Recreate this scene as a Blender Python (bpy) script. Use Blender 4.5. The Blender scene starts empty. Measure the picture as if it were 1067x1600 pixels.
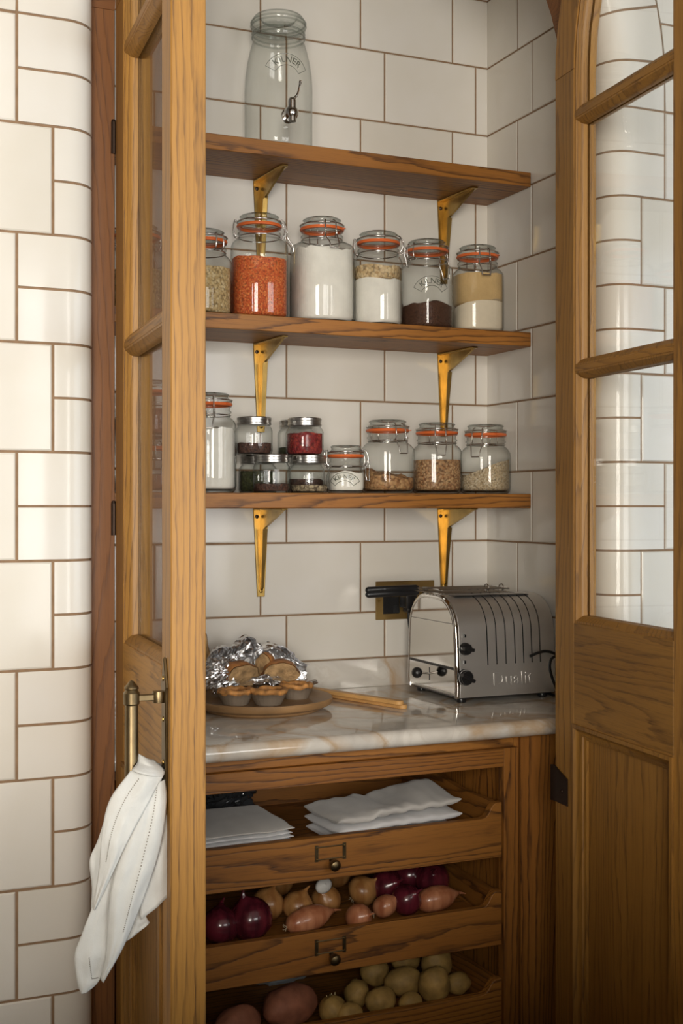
import bpy, bmesh, math, random
from math import pi, sin, cos, tan, atan, radians, sqrt, hypot
from mathutils import Vector, Matrix, noise

random.seed(11)
scene = bpy.context.scene
COL = scene.collection
ZC = 1.33                      # eye height; every z below is written relative to it

# ------------------------------------------------------------------ camera
YAW = radians(23.53)
F_PX = 1960.0
cam_data = bpy.data.cameras.new('camera')
cam_data.sensor_fit = 'VERTICAL'
cam_data.sensor_height = 36.0
cam_data.lens = 36.0 * F_PX / 1600.0
cam_data.shift_y = -9.0 / 1600.0
cam_data.clip_start = 0.05
cam = bpy.data.objects.new('camera', cam_data)
cam.location = (0, 0, ZC)
cam.rotation_euler = (pi / 2, 0, -YAW)
COL.objects.link(cam)
scene.camera = cam

# ------------------------------------------------------------------ world, lights, exposure
world = bpy.data.worlds.new('world')
scene.world = world
world.use_nodes = True
bg = world.node_tree.nodes['Background']
bg.inputs[0].default_value = (0.72, 0.85, 1.0, 1)
bg.inputs[1].default_value = 1.0

def area_light(name, loc, target, sx, sy, power, col):
    L = bpy.data.lights.new(name, 'AREA')
    L.shape = 'RECTANGLE'
    L.size, L.size_y = sx, sy
    L.energy = power
    L.color = col
    o = bpy.data.objects.new(name, L)
    o.location = loc
    d = Vector(target) - Vector(loc)
    o.rotation_euler = d.to_track_quat('-Z', 'Y').to_euler()
    COL.objects.link(o)
    return o

# daylight entering by the two windows of the room (behind the camera, and on the right)
area_light('daylight_rear_window', (1.70, -2.35, 1.50), (1.70, 0.0, 1.50), 1.6, 1.90, 62, (1.0, 0.955, 0.90))
area_light('daylight_rear_window_left', (-1.05, -2.35, 1.50), (-1.05, 0.0, 1.50), 1.5, 1.90, 208, (1.0, 0.93, 0.835))
area_light('daylight_side_window', (3.15, -0.15, 1.55), (0.0, -0.15, 1.55), 2.7, 1.60, 33, (0.74, 0.88, 1.0))

scene.view_settings.view_transform = 'Standard'
scene.view_settings.look = 'None'
scene.view_settings.gamma = 1.0
scene.view_settings.use_curve_mapping = False
scene.view_settings.exposure = 0.22
scene.cycles.max_bounces = 12
scene.cycles.diffuse_bounces = 5
scene.cycles.glossy_bounces = 5
scene.cycles.transmission_bounces = 8
scene.cycles.transparent_max_bounces = 40
scene.cycles.caustics_reflective = False
scene.cycles.caustics_refractive = False
scene.cycles.sample_clamp_indirect = 6.0

# ------------------------------------------------------------------ object helpers
def X(px, Y):
    """x of a thing at depth Y whose bearing was read off the photograph (column of 1067)"""
    return Y * tan(YAW + atan((px - 533.5) / F_PX))

def Zc(x, y):
    return x * sin(YAW) + y * cos(YAW)

def Zat(py, x, y):
    return (791.0 - py) * Zc(x, y) / F_PX

def mesh_from(name, vf, smooth=True, angle=35, recalc=True):
    v, f = vf
    me = bpy.data.meshes.new(name)
    me.from_pydata([tuple(p) for p in v], [], f)
    if recalc:
        bm = bmesh.new(); bm.from_mesh(me)
        bmesh.ops.recalc_face_normals(bm, faces=bm.faces)
        bm.to_mesh(me); bm.free()
    if smooth:
        me.shade_smooth()
        if angle is not None:
            me.set_sharp_from_angle(angle=radians(angle))
    return me

def link(name, me, mat=None, parent=None, loc=None, rot=None):
    o = bpy.data.objects.new(name, me)
    if mat is not None and me is not None and len(me.materials) == 0:
        me.materials.append(mat)
    COL.objects.link(o)
    if parent is not None: o.parent = parent
    if loc is not None: o.location = loc
    if rot is not None: o.rotation_euler = rot
    return o

def part(name, vf, mat, parent=None, smooth=True, angle=35, loc=None, rot=None, label=None):
    o = link(name, mesh_from(name, vf, smooth, angle), mat, parent, loc, rot)
    if label: o['label'] = label
    return o

def tag(o, label, cat, group=None):
    o['label'] = label; o['category'] = cat
    if group: o['group'] = group
    return o

def struct(o, label, cat):
    o['kind'] = 'structure'; o['label'] = label; o['category'] = cat
    return o

def thing(name, label, cat, loc=(0, 0, 0), rotz=0.0, group=None):
    o = bpy.data.objects.new(name, None)
    o.empty_display_size = 0.05
    COL.objects.link(o)
    o.location = loc; o.rotation_euler = (0, 0, rotz)
    return tag(o, label, cat, group)

def join(*vfs):
    V, F = [], []
    for v, f in vfs:
        n = len(V)
        V += [Vector(p) for p in v]
        F += [[i + n for i in q] for q in f]
    return V, F

def xf(vf, M):
    return [M @ Vector(p) for p in vf[0]], vf[1]

def move(vf, dx, dy, dz):
    return [Vector(p) + Vector((dx, dy, dz)) for p in vf[0]], vf[1]

def bm_vf(bm):
    bm.verts.index_update()
    V = [v.co.copy() for v in bm.verts]
    F = [[v.index for v in f.verts] for f in bm.faces]
    bm.free()
    return V, F

def box(x0, x1, y0, y1, z0, z1, bev=0.0, seg=1):
    V = [(x, y, z) for z in (z0, z1) for y in (y0, y1) for x in (x0, x1)]
    F = [[0, 2, 3, 1], [4, 5, 7, 6], [0, 1, 5, 4], [2, 6, 7, 3], [0, 4, 6, 2], [1, 3, 7, 5]]
    if bev <= 0: return V, F
    bm = bmesh.new()
    vs = [bm.verts.new(p) for p in V]
    for q in F: bm.faces.new([vs[i] for i in q])
    bmesh.ops.recalc_face_normals(bm, faces=bm.faces)
    bmesh.ops.bevel(bm, geom=list(bm.edges), offset=bev, segments=seg, affect='EDGES', profile=0.5)
    return bm_vf(bm)

def prism(poly, axis, a, b, bev=0.0):
    """poly: 2D points in the two axes left; extruded along axis from a to b"""
    n = len(poly)
    def P(p, c):
        if axis == 'x': return (c, p[0], p[1])
        if axis == 'y': return (p[0], c, p[1])
        return (p[0], p[1], c)
    V = [P(p, a) for p in poly] + [P(p, b) for p in poly]
    F = [list(range(n))[::-1], [i + n for i in range(n)]]
    for i in range(n):
        j = (i + 1) % n
        F.append([i, j, j + n, i + n])
    if bev <= 0: return V, F
    bm = bmesh.new()
    vs = [bm.verts.new(p) for p in V]
    fs = [bm.faces.new([vs[i] for i in q]) for q in F]
    bmesh.ops.recalc_face_normals(bm, faces=bm.faces)
    es = [e for e in bm.edges if e in set(fs[0].edges) | set(fs[1].edges)]
    bmesh.ops.bevel(bm, geom=es, offset=bev, segments=1, affect='EDGES', profile=0.5)
    return bm_vf(bm)

def lathe(prof, seg=32, cx=0, cy=0, caps=True):
    V, F = [], []
    n = len(prof)
    for k in range(seg):
        a = 2 * pi * k / seg
        for r, z in prof: V.append((cx + r * cos(a), cy + r * sin(a), z))
    for k in range(seg):
        k2 = (k + 1) % seg
        for i in range(n - 1):
            F.append([k * n + i, k2 * n + i, k2 * n + i + 1, k * n + i + 1])
    if caps:
        if prof[0][0] > 1e-6: F.append([k * n for k in range(seg)][::-1])
        if prof[-1][0] > 1e-6: F.append([k * n + n - 1 for k in range(seg)])
    return V, F

def superlathe(prof, seg=40, caps=(True, True), topf=None):
    """profile rows (r, z, n): n = 2 round ... 5 a rounded square; topf(x, y, i) adds height to the row i"""
    V, F = [], []
    m = len(prof)
    for i, (r, z, n) in enumerate(prof):
        for k in range(seg):
            a = 2 * pi * k / seg
            ca, sa = abs(cos(a)), abs(sin(a))
            q = (ca ** n + sa ** n) ** (-1.0 / n)
            x, y = r * q * cos(a), r * q * sin(a)
            V.append((x, y, z + (topf(x, y, i) if topf else 0)))
    for i in range(m - 1):
        for k in range(seg):
            k2 = (k + 1) % seg
            F.append([i * seg + k, i * seg + k2, (i + 1) * seg + k2, (i + 1) * seg + k])
    if caps[0]: F.append(list(range(seg))[::-1])
    if caps[1]: F.append([(m - 1) * seg + k for k in range(seg)])
    return V, F

def tube(path, r, seg=6, closed=False, taper=None):
    pts = [Vector(p) for p in path]
    n = len(pts)
    V, F = [], []
    up0 = None
    for i in range(n):
        if closed: t = pts[(i + 1) % n] - pts[i - 1]
        else: t = pts[min(i + 1, n - 1)] - pts[max(i - 1, 0)]
        t.normalize()
        if up0 is None:
            up0 = Vector((0, 0, 1)) if abs(t.z) < 0.9 else Vector((1, 0, 0))
        u = t.cross(up0)
        if u.length < 1e-5: u = t.orthogonal()
        u.normalize()
        w = u.cross(t).normalized()
        up0 = w
        rr = r if taper is None else r * taper[i]
        for k in range(seg):
            a = 2 * pi * k / seg
            V.append(pts[i] + u * (rr * cos(a)) + w * (rr * sin(a)))
    m = n if closed else n - 1
    for i in range(m):
        j = (i + 1) % n
        for k in range(seg):
            k2 = (k + 1) % seg
            F.append([i * seg + k, i * seg + k2, j * seg + k2, j * seg + k])
    if not closed:
        F.append(list(range(seg))[::-1])
        F.append([(n - 1) * seg + k for k in range(seg)])
    return V, F

def ring(R, z, r, seg=40, cs=6, cx=0, cy=0, a0=0, a1=2 * pi):
    full = abs(a1 - a0 - 2 * pi) < 1e-6
    m = seg if full else seg + 1
    return tube([(cx + R * cos(a0 + (a1 - a0) * k / seg), cy + R * sin(a0 + (a1 - a0) * k / seg), z) for k in range(m)], r, cs, full)

def cyl(p0, p1, r, seg=16, r2=None):
    return tube([p0, p1], r, seg, False, None if r2 is None else [1, r2 / r])

def smooth_path(pts, n=6):
    """Catmull-Rom through pts"""
    P = [Vector(p) for p in pts]
    P = [P[0] * 2 - P[1]] + P + [P[-1] * 2 - P[-2]]
    out = []
    for i in range(1, len(P) - 2):
        for k in range(n):
            t = k / n
            a, b, c, d = P[i - 1], P[i], P[i + 1], P[i + 2]
            out.append(0.5 * ((2 * b) + (c - a) * t + (2 * a - 5 * b + 4 * c - d) * t * t + (3 * b - a - 3 * c + d) * t ** 3))
    out.append(P[-2])
    return out

def grid_vf(nu, nv, fn, closed_u=False):
    V = [fn(u / (nu if closed_u else nu - 1), v / (nv - 1)) for v in range(nv) for u in range(nu)]
    F = []
    for v in range(nv - 1):
        for u in range(nu if closed_u else nu - 1):
            u2 = (u + 1) % nu
            F.append([v * nu + u, v * nu + u2, (v + 1) * nu + u2, (v + 1) * nu + u])
    return V, F

def loop_offset(poly, d):
    """inward mitred offset of a counter-clockwise polygon"""
    n = len(poly); out = []
    for i in range(n):
        p0, p1, p2 = Vector(poly[i - 1]), Vector(poly[i]), Vector(poly[(i + 1) % n])
        a = (p1 - p0).normalized(); b = (p2 - p1).normalized()
        na = Vector((-a.y, a.x)); nb = Vector((-b.y, b.x))
        m = na + nb
        m = m / max(m.dot(m) / 2, 0.3)
        out.append(p1 + m * d)
    return out

def bead_frame(poly, prof):
    """poly ccw in (s, z); prof list of (inward offset, y); swept round the loop"""
    n = len(poly); m = len(prof)
    rings = [[(p.x, y, p.y) for p in loop_offset(poly, d)] for d, y in prof]
    V = [p for r in rings for p in r]
    F = []
    for i in range(m):
        j = (i + 1) % m
        for k in range(n):
            k2 = (k + 1) % n
            F.append([i * n + k, i * n + k2, j * n + k2, j * n + k])
    return V, F

def blob(rx, ry, rz, amp=0.08, freq=3.0, seed=0, nu=22, nv=13, shape=None):
    s = Vector((seed * 7.31, seed * 3.17, seed * 1.93))
    def fn(u, v):
        a = 2 * pi * u; b = pi * (v - 0.5)
        d = Vector((cos(a) * cos(b), sin(a) * cos(b), sin(b)))
        k = 1 + amp * noise.noise(d * freq * 0.5 + s) + amp * 0.4 * noise.noise(d * freq * 1.6 + s)
        p = Vector((d.x * rx * k, d.y * ry * k, d.z * rz * k))
        return shape(p, d) if shape else p
    V, F = grid_vf(nu, nv, fn, True)
    return V, F

# ------------------------------------------------------------------ materials
MATS = {}
def new_mat(name):
    m = bpy.data.materials.new(name)
    m.use_nodes = True
    nt = m.node_tree
    b = nt.nodes['Principled BSDF']
    return m, nt, b

def N(nt, typ, **kw):
    n = nt.nodes.new(typ)
    for k, v in kw.items(): setattr(n, k, v)
    return n

def ramp(nt, stops, fac=None, interp='LINEAR'):
    r = nt.nodes.new('ShaderNodeValToRGB')
    r.color_ramp.interpolation = interp
    els = r.color_ramp.elements
    while len(els) < len(stops): els.new(0.5)
    for e, (p, c) in zip(els, stops):
        e.position = p
        e.color = c if len(c) == 4 else (*c, 1)
    if fac is not None: nt.links.new(fac, r.inputs[0])
    return r

def math_node(nt, op, a, b=None):
    n = nt.nodes.new('ShaderNodeMath'); n.operation = op
    for i, v in enumerate((a, b)):
        if v is None: continue
        if isinstance(v, (int, float)): n.inputs[i].default_value = v
        else: nt.links.new(v, n.inputs[i])
    return n.outputs[0]

def mixc(nt, fac, a, b, mode='MIX'):
    n = nt.nodes.new('ShaderNodeMix'); n.data_type = 'RGBA'; n.blend_type = mode
    for idx, v in ((0, fac), (6, a), (7, b)):
        if isinstance(v, (int, float)): n.inputs[idx].default_value = v
        elif isinstance(v, (tuple, list)): n.inputs[idx].default_value = v if len(v) == 4 else (*v, 1)
        else: nt.links.new(v, n.inputs[idx])
    return n.outputs[2]

def simple(name, col, rough=0.5, metal=0.0, var=0.0, bump=0.0, bscale=60, coat=0.0, sub=0.0, vscale=20):
    if name in MATS: return MATS[name]
    m, nt, b = new_mat(name)
    b.inputs['Base Color'].default_value = (*col, 1)
    b.inputs['Roughness'].default_value = rough
    b.inputs['Metallic'].default_value = metal
    if coat: b.inputs['Coat Weight'].default_value = coat
    if sub:
        b.inputs['Subsurface Weight'].default_value = sub
        b.inputs['Subsurface Radius'].default_value = (0.01, 0.008, 0.006)
    if var or bump:
        tc = N(nt, 'ShaderNodeTexCoord')
        if var:
            nz = N(nt, 'ShaderNodeTexNoise'); nz.inputs['Scale'].default_value = vscale; nz.inputs['Detail'].default_value = 4
            nt.links.new(tc.outputs['Object'], nz.inputs['Vector'])
            lo = tuple(c * (1 - var) for c in col); hi = tuple(min(1, c * (1 + var)) for c in col)
            r = ramp(nt, [(0.3, lo), (0.7, hi)], nz.outputs['Fac'])
            nt.links.new(r.outputs[0], b.inputs['Base Color'])
        if bump:
            n2 = N(nt, 'ShaderNodeTexNoise'); n2.inputs['Scale'].default_value = bscale; n2.inputs['Detail'].default_value = 3
            nt.links.new(tc.outputs['Object'], n2.inputs['Vector'])
            bp = N(nt, 'ShaderNodeBump'); bp.inputs['Strength'].default_value = bump; bp.inputs['Distance'].default_value = 0.004
            nt.links.new(n2.outputs['Fac'], bp.inputs['Height'])
            nt.links.new(bp.outputs[0], b.inputs['Normal'])
    MATS[name] = m
    return m

def oak(axis, tone='brown'):
    key = tone + '_oak_' + axis
    if key in MATS: return MATS[key]
    m, nt, b = new_mat(key)
    tc = N(nt, 'ShaderNodeTexCoord'); oi = N(nt, 'ShaderNodeObjectInfo')
    off = math_node(nt, 'MULTIPLY', oi.outputs['Random'], 37.0)
    ov = N(nt, 'ShaderNodeCombineXYZ')
    for i in range(3): nt.links.new(off, ov.inputs[i])
    def stretched(across, along):
        mp = N(nt, 'ShaderNodeVectorMath', operation='MULTIPLY')
        s = [across] * 3; s['xyz'.index(axis)] = along
        mp.inputs[1].default_value = s
        nt.links.new(tc.outputs['Object'], mp.inputs[0])
        ad = N(nt, 'ShaderNodeVectorMath', operation='ADD')
        nt.links.new(mp.outputs[0], ad.inputs[0]); nt.links.new(ov.outputs[0], ad.inputs[1])
        return ad.outputs[0]
    def nz(vec, scale, detail, dist=0.0, rough=0.5):
        n = N(nt, 'ShaderNodeTexNoise')
        n.inputs['Scale'].default_value = scale; n.inputs['Detail'].default_value = detail
        n.inputs['Distortion'].default_value = dist; n.inputs['Roughness'].default_value = rough
        nt.links.new(vec, n.inputs['Vector'])
        return n.outputs['Fac']
    # growth rings: contour lines of a stretched field give cathedral figure
    field = nz(stretched(6.5, 0.55), 1.0, 1.0, 0.2, 0.4)
    wig = nz(stretched(45.0, 7.0), 1.0, 3.0, 0.0, 0.6)
    sp_ = N(nt, 'ShaderNodeSeparateXYZ'); nt.links.new(tc.outputs['Object'], sp_.inputs[0])
    tr_ = [i for i in range(3) if i != 'xyz'.index(axis)]
    lin = math_node(nt, 'ADD', math_node(nt, 'MULTIPLY', sp_.outputs[tr_[0]], 42.0 if tone == 'honey' else 62.0), math_node(nt, 'MULTIPLY', sp_.outputs[tr_[1]], 38.0 if tone == 'honey' else 55.0))
    f2 = math_node(nt, 'ADD', math_node(nt, 'ADD', lin, math_node(nt, 'MULTIPLY', field, 24.0)), math_node(nt, 'MULTIPLY', wig, 1.5))
    fr = math_node(nt, 'FRACT', f2)
    line = ramp(nt, [(0.0, (1, 1, 1)), (0.13, (0.55, 0.55, 0.55)), (0.30, (0.10, 0.10, 0.10)), (0.90, (0.0, 0.0, 0.0)), (0.97, (0.9, 0.9, 0.9)), (1.0, (1, 1, 1))], fr)
    pores = nz(stretched(420.0, 13.0), 1.0, 3.0, 0.0, 0.7)
    pr = ramp(nt, [(0.50, (0, 0, 0)), (0.66, (1, 1, 1))], pores)
    tn = nz(stretched(9.0, 1.2), 1.0, 3.0)
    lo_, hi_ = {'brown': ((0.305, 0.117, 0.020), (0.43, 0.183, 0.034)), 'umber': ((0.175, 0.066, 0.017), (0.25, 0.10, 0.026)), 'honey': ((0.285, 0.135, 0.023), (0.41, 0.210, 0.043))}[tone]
    light = ramp(nt, [(0.25, lo_), (0.75, hi_)], tn)
    lf = math_node(nt, 'MULTIPLY', line.outputs[0], math_node(nt, 'ADD', math_node(nt, 'MULTIPLY', pr.outputs[0], 0.36 if tone == 'brown' else 0.34), 0.70 if tone == 'brown' else 0.38))
    c1 = mixc(nt, lf, light.outputs[0], (0.045, 0.015, 0.005))
    c2 = mixc(nt, math_node(nt, 'MULTIPLY', pr.outputs[0], 0.28), c1, (0.09, 0.036, 0.012))
    # board to board difference
    rnd = ramp(nt, [(0.0, (0.80, 0.78, 0.76)), (1.0, (1.06, 1.03, 1.0))], oi.outputs['Random'])
    c3 = mixc(nt, 1.0, c2, rnd.outputs[0], 'MULTIPLY')
    nt.links.new(c3, b.inputs['Base Color'])
    b.inputs['Roughness'].default_value = 0.50
    bp = N(nt, 'ShaderNodeBump'); bp.inputs['Strength'].default_value = 0.22; bp.inputs['Distance'].default_value = 0.001
    bp.invert = True
    nt.links.new(lf, bp.inputs['Height']); nt.links.new(bp.outputs[0], b.inputs['Normal'])
    MATS[key] = m
    return m

def tile_mat():
    m, nt, b = new_mat('glazed_tile')
    oi = N(nt, 'ShaderNodeObjectInfo'); tc = N(nt, 'ShaderNodeTexCoord')
    r = ramp(nt, [(0.0, (0.70, 0.665, 0.60)), (0.5, (0.76, 0.73, 0.675)), (1.0, (0.735, 0.71, 0.665))], oi.outputs['Random'])
    nz = N(nt, 'ShaderNodeTexNoise'); nz.inputs['Scale'].default_value = 9; nz.inputs['Detail'].default_value = 2
    nt.links.new(tc.outputs['Object'], nz.inputs['Vector'])
    tint = ramp(nt, [(0.3, (0.96, 0.95, 0.92)), (0.7, (1, 1, 1))], nz.outputs['Fac'])
    c = mixc(nt, 1.0, r.outputs[0], tint.outputs[0], 'MULTIPLY')
    nt.links.new(c, b.inputs['Base Color'])
    b.inputs['Roughness'].default_value = 0.11
    b.inputs['IOR'].default_value = 1.38
    n2 = N(nt, 'ShaderNodeTexNoise'); n2.inputs['Scale'].default_value = 9; n2.inputs['Detail'].default_value = 1
    offv = N(nt, 'ShaderNodeVectorMath', operation='ADD')
    rv = N(nt, 'ShaderNodeCombineXYZ')
    rr = math_node(nt, 'MULTIPLY', oi.outputs['Random'], 60.0)
    for i in range(3): nt.links.new(rr, rv.inputs[i])
    nt.links.new(tc.outputs['Object'], offv.inputs[0]); nt.links.new(rv.outputs[0], offv.inputs[1])
    nt.links.new(offv.outputs[0], n2.inputs['Vector'])
    bp = N(nt, 'ShaderNodeBump'); bp.inputs['Strength'].default_value = 0.10; bp.inputs['Distance'].default_value = 0.004
    nt.links.new(n2.outputs['Fac'], bp.inputs['Height']); nt.links.new(bp.outputs[0], b.inputs['Normal'])
    return m

def glass_mat(name, tint=(0.95, 0.975, 0.955), edge=(0.55, 0.62, 0.57), ior=1.45, rough=0.02, edge_pow=3.0):
    """thin clear glass: transparent body, fresnel mirror, colour deepening where the wall is seen edge-on"""
    m = bpy.data.materials.new(name); m.use_nodes = True
    nt = m.node_tree; nt.nodes.clear()
    out = N(nt, 'ShaderNodeOutputMaterial')
    tr = N(nt, 'ShaderNodeBsdfTransparent'); gl = N(nt, 'ShaderNodeBsdfGlossy')
    gl.inputs['Roughness'].default_value = rough
    lw = N(nt, 'ShaderNodeLayerWeight'); lw.inputs['Blend'].default_value = 0.5
    p = math_node(nt, 'POWER', lw.outputs['Facing'], edge_pow)
    c = mixc(nt, p, tint, edge)
    nt.links.new(c, tr.inputs['Color'])
    f0 = ((ior - 1) / (ior + 1)) ** 2
    sch = math_node(nt, 'ADD', math_node(nt, 'MULTIPLY', math_node(nt, 'POWER', lw.outputs['Facing'], 5.0), 1 - f0), f0)
    mx = N(nt, 'ShaderNodeMixShader')
    nt.links.new(sch, mx.inputs[0]); nt.links.new(tr.outputs[0], mx.inputs[1]); nt.links.new(gl.outputs[0], mx.inputs[2])
    nt.links.new(mx.outputs[0], out.inputs['Surface'])
    MATS[name] = m
    return m

def grain_mat(name, cols, scale=260, rough=0.75, bump=0.8, mix_scale=None):
    """a heap of seeds: a voronoi cell for every grain"""
    m, nt, b = new_mat(name)
    tc = N(nt, 'ShaderNodeTexCoord')
    vo = N(nt, 'ShaderNodeTexVoronoi'); vo.inputs['Scale'].default_value = scale
    nt.links.new(tc.outputs['Object'], vo.inputs['Vector'])
    sp = N(nt, 'ShaderNodeSeparateColor'); nt.links.new(vo.outputs['Color'], sp.inputs[0])
    k = len(cols)
    r = ramp(nt, [(i / max(1, k - 1), c) for i, c in enumerate(cols)], sp.outputs[0])
    dk = ramp(nt, [(0.0, (1, 1, 1)), (0.55, (0.9, 0.9, 0.9)), (0.85, (0.42, 0.4, 0.38))], vo.outputs['Distance'])
    # Distance is in units of the cell
    nt.links.new(mixc(nt, 1.0, r.outputs[0], dk.outputs[0], 'MULTIPLY'), b.inputs['Base Color'])
    b.inputs['Roughness'].default_value = rough
    bp = N(nt, 'ShaderNodeBump'); bp.inputs['Strength'].default_value = bump; bp.inputs['Distance'].default_value = 0.002; bp.invert = True
    nt.links.new(vo.outputs['Distance'], bp.inputs['Height']); nt.links.new(bp.outputs[0], b.inputs['Normal'])
    MATS[name] = m
    return m

def marble_mat():
    m, nt, b = new_mat('veined_marble')
    tc = N(nt, 'ShaderNodeTexCoord')
    n1 = N(nt, 'ShaderNodeTexNoise'); n1.inputs['Scale'].default_value = 4.6; n1.inputs['Detail'].default_value = 6; n1.inputs['Distortion'].default_value = 0.7
    nt.links.new(tc.outputs['Object'], n1.inputs['Vector'])
    n2 = N(nt, 'ShaderNodeTexNoise'); n2.inputs['Scale'].default_value = 9; n2.inputs['Detail'].default_value = 6; n2.inputs['Distortion'].default_value = 1.4
    nt.links.new(tc.outputs['Object'], n2.inputs['Vector'])
    v1 = ramp(nt, [(0.45, (0, 0, 0)), (0.50, (0.75, 0.75, 0.75)), (0.525, (0.35, 0.35, 0.35)), (0.60, (0, 0, 0))], n1.outputs['Fac'])
    v2 = ramp(nt, [(0.47, (0, 0, 0)), (0.50, (1, 1, 1)), (0.53, (0, 0, 0))], n2.outputs['Fac'])
    base = ramp(nt, [(0.3, (0.56, 0.525, 0.475)), (0.6, (0.73, 0.695, 0.63))], n2.outputs['Fac'])
    c1 = mixc(nt, math_node(nt, 'MULTIPLY', v1.outputs[0], 0.85), base.outputs[0], (0.44, 0.25, 0.085))
    c2 = mixc(nt, math_node(nt, 'MULTIPLY', v2.outputs[0], 0.12), c1, (0.36, 0.26, 0.16))
    nt.links.new(c2, b.inputs['Base Color'])
    b.inputs['Roughness'].default_value = 0.07
    b.inputs['IOR'].default_value = 1.55
    return m

def linen_mat(name, col):
    m, nt, b = new_mat(name)
    tc = N(nt, 'ShaderNodeTexCoord')
    nz = N(nt, 'ShaderNodeTexNoise'); nz.inputs['Scale'].default_value = 25; nz.inputs['Detail'].default_value = 5
    nt.links.new(tc.outputs['Object'], nz.inputs['Vector'])
    r = ramp(nt, [(0.3, tuple(c * 0.88 for c in col)), (0.7, col)], nz.outputs['Fac'])
    nt.links.new(r.outputs[0], b.inputs['Base Color'])
    b.inputs['Roughness'].default_value = 0.9
    b.inputs['Sheen Weight'].default_value = 0.25
    wv = N(nt, 'ShaderNodeTexNoise'); wv.inputs['Scale'].default_value = 700; wv.inputs['Detail'].default_value = 1
    nt.links.new(tc.outputs['Object'], wv.inputs['Vector'])
    bp = N(nt, 'ShaderNodeBump'); bp.inputs['Strength'].default_value = 0.25; bp.inputs['Distance'].default_value = 0.001
    nt.links.new(wv.outputs['Fac'], bp.inputs['Height']); nt.links.new(bp.outputs[0], b.inputs['Normal'])
    MATS[name] = m
    return m

def streaked(name, c0, c1, axis_scale, rough, coat=0.0, thr=(0.35, 0.65)):
    """skins: colour streaks running from root to tip"""
    m, nt, b = new_mat(name)
    tc = N(nt, 'ShaderNodeTexCoord'); oi = N(nt, 'ShaderNodeObjectInfo')
    mp = N(nt, 'ShaderNodeVectorMath', operation='MULTIPLY'); mp.inputs[1].default_value = axis_scale
    nt.links.new(tc.outputs['Object'], mp.inputs[0])
    ad = N(nt, 'ShaderNodeVectorMath', operation='ADD'); nt.links.new(mp.outputs[0], ad.inputs[0])
    nt.links.new(oi.outputs['Location'], ad.inputs[1])
    nz = N(nt, 'ShaderNodeTexNoise'); nz.inputs['Scale'].default_value = 1.0; nz.inputs['Detail'].default_value = 4
    nt.links.new(ad.outputs[0], nz.inputs['Vector'])
    r = ramp(nt, [(thr[0], c0), (thr[1], c1)], nz.outputs['Fac'])
    nt.links.new(r.outputs[0], b.inputs['Base Color'])
    b.inputs['Roughness'].default_value = rough
    if coat: b.inputs['Coat Weight'].default_value = coat
    MATS[name] = m
    return m

TILE = tile_mat()
GROUT = simple('brown_grout', (0.26, 0.165, 0.095), 0.9, var=0.15, vscale=60)
OX, OY, OZ = oak('x'), oak('y'), oak('z')
HX, HZ = oak('x', 'honey'), oak('z', 'honey')
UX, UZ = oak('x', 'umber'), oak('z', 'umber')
PANE = glass_mat('window_glass', (0.988, 0.988, 0.984), (0.86, 0.87, 0.85), 1.40, 0.0)
JAR = glass_mat('jar_glass', (0.98, 0.988, 0.982), (0.33, 0.37, 0.35), 1.5, 0.025, 3.8)
LIDG = glass_mat('thick_lid_glass', (0.94, 0.955, 0.945), (0.24, 0.28, 0.26), 1.55, 0.03, 2.4)
EMB = glass_mat('embossed_glass', (0.62, 0.64, 0.61), (0.25, 0.27, 0.25), 1.7, 0.08, 1.5)
BRASS = simple('brass', (0.38, 0.25, 0.075), 0.30, 1.0, var=0.22, bump=0.05, bscale=40)
ABRASS = simple('aged_brass', (0.19, 0.14, 0.075), 0.40, 1.0, var=0.3, vscale=30)
PLATE_BRASS = simple('brushed_brass', (0.43, 0.29, 0.11), 0.40, 1.0, var=0.12, vscale=8)
STEEL = simple('wire_steel', (0.62, 0.60, 0.57), 0.22, 1.0)
LIDSTEEL = simple('brushed_lid_steel', (0.50, 0.49, 0.47), 0.30, 1.0, var=0.1)
RUBBER = simple('orange_rubber', (0.72, 0.15, 0.035), 0.45)
BLACK = simple('black_plastic', (0.012, 0.012, 0.013), 0.32)
DARKMETAL = simple('dark_bronze', (0.06, 0.04, 0.03), 0.42, 0.9)
MARBLE = marble_mat()
PAINT = simple('room_paint', (0.20, 0.175, 0.14), 0.7)
PLASTER = simple('alcove_plaster', (0.60, 0.57, 0.50), 0.7)

# ------------------------------------------------------------------ layout numbers
YW = 1.828          # face of the outer tiled wall
YB = 2.55           # back wall of the alcove
XL_RET, XR_RET = 0.4066, 1.3110    # the two returns of the arched opening
XC = 0.5 * (XL_RET + XR_RET)
ZSPR = 0.755        # springing of the arch, above the eye
R_RET = 0.5 * (XR_RET - XL_RET)
R_NOSE = 0.045
AX0, AX1 = 0.2334, 1.4846          # alcove side walls
ROW = 0.1569
ZROW = 0.7058
FLOOR = -ZC
CEIL = 1.50
YF = 1.888          # face of the oak frame
ALC_TOP = 1.38

# ================================================================== THE SETTING
UP = (0, 0, ZC)

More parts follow.
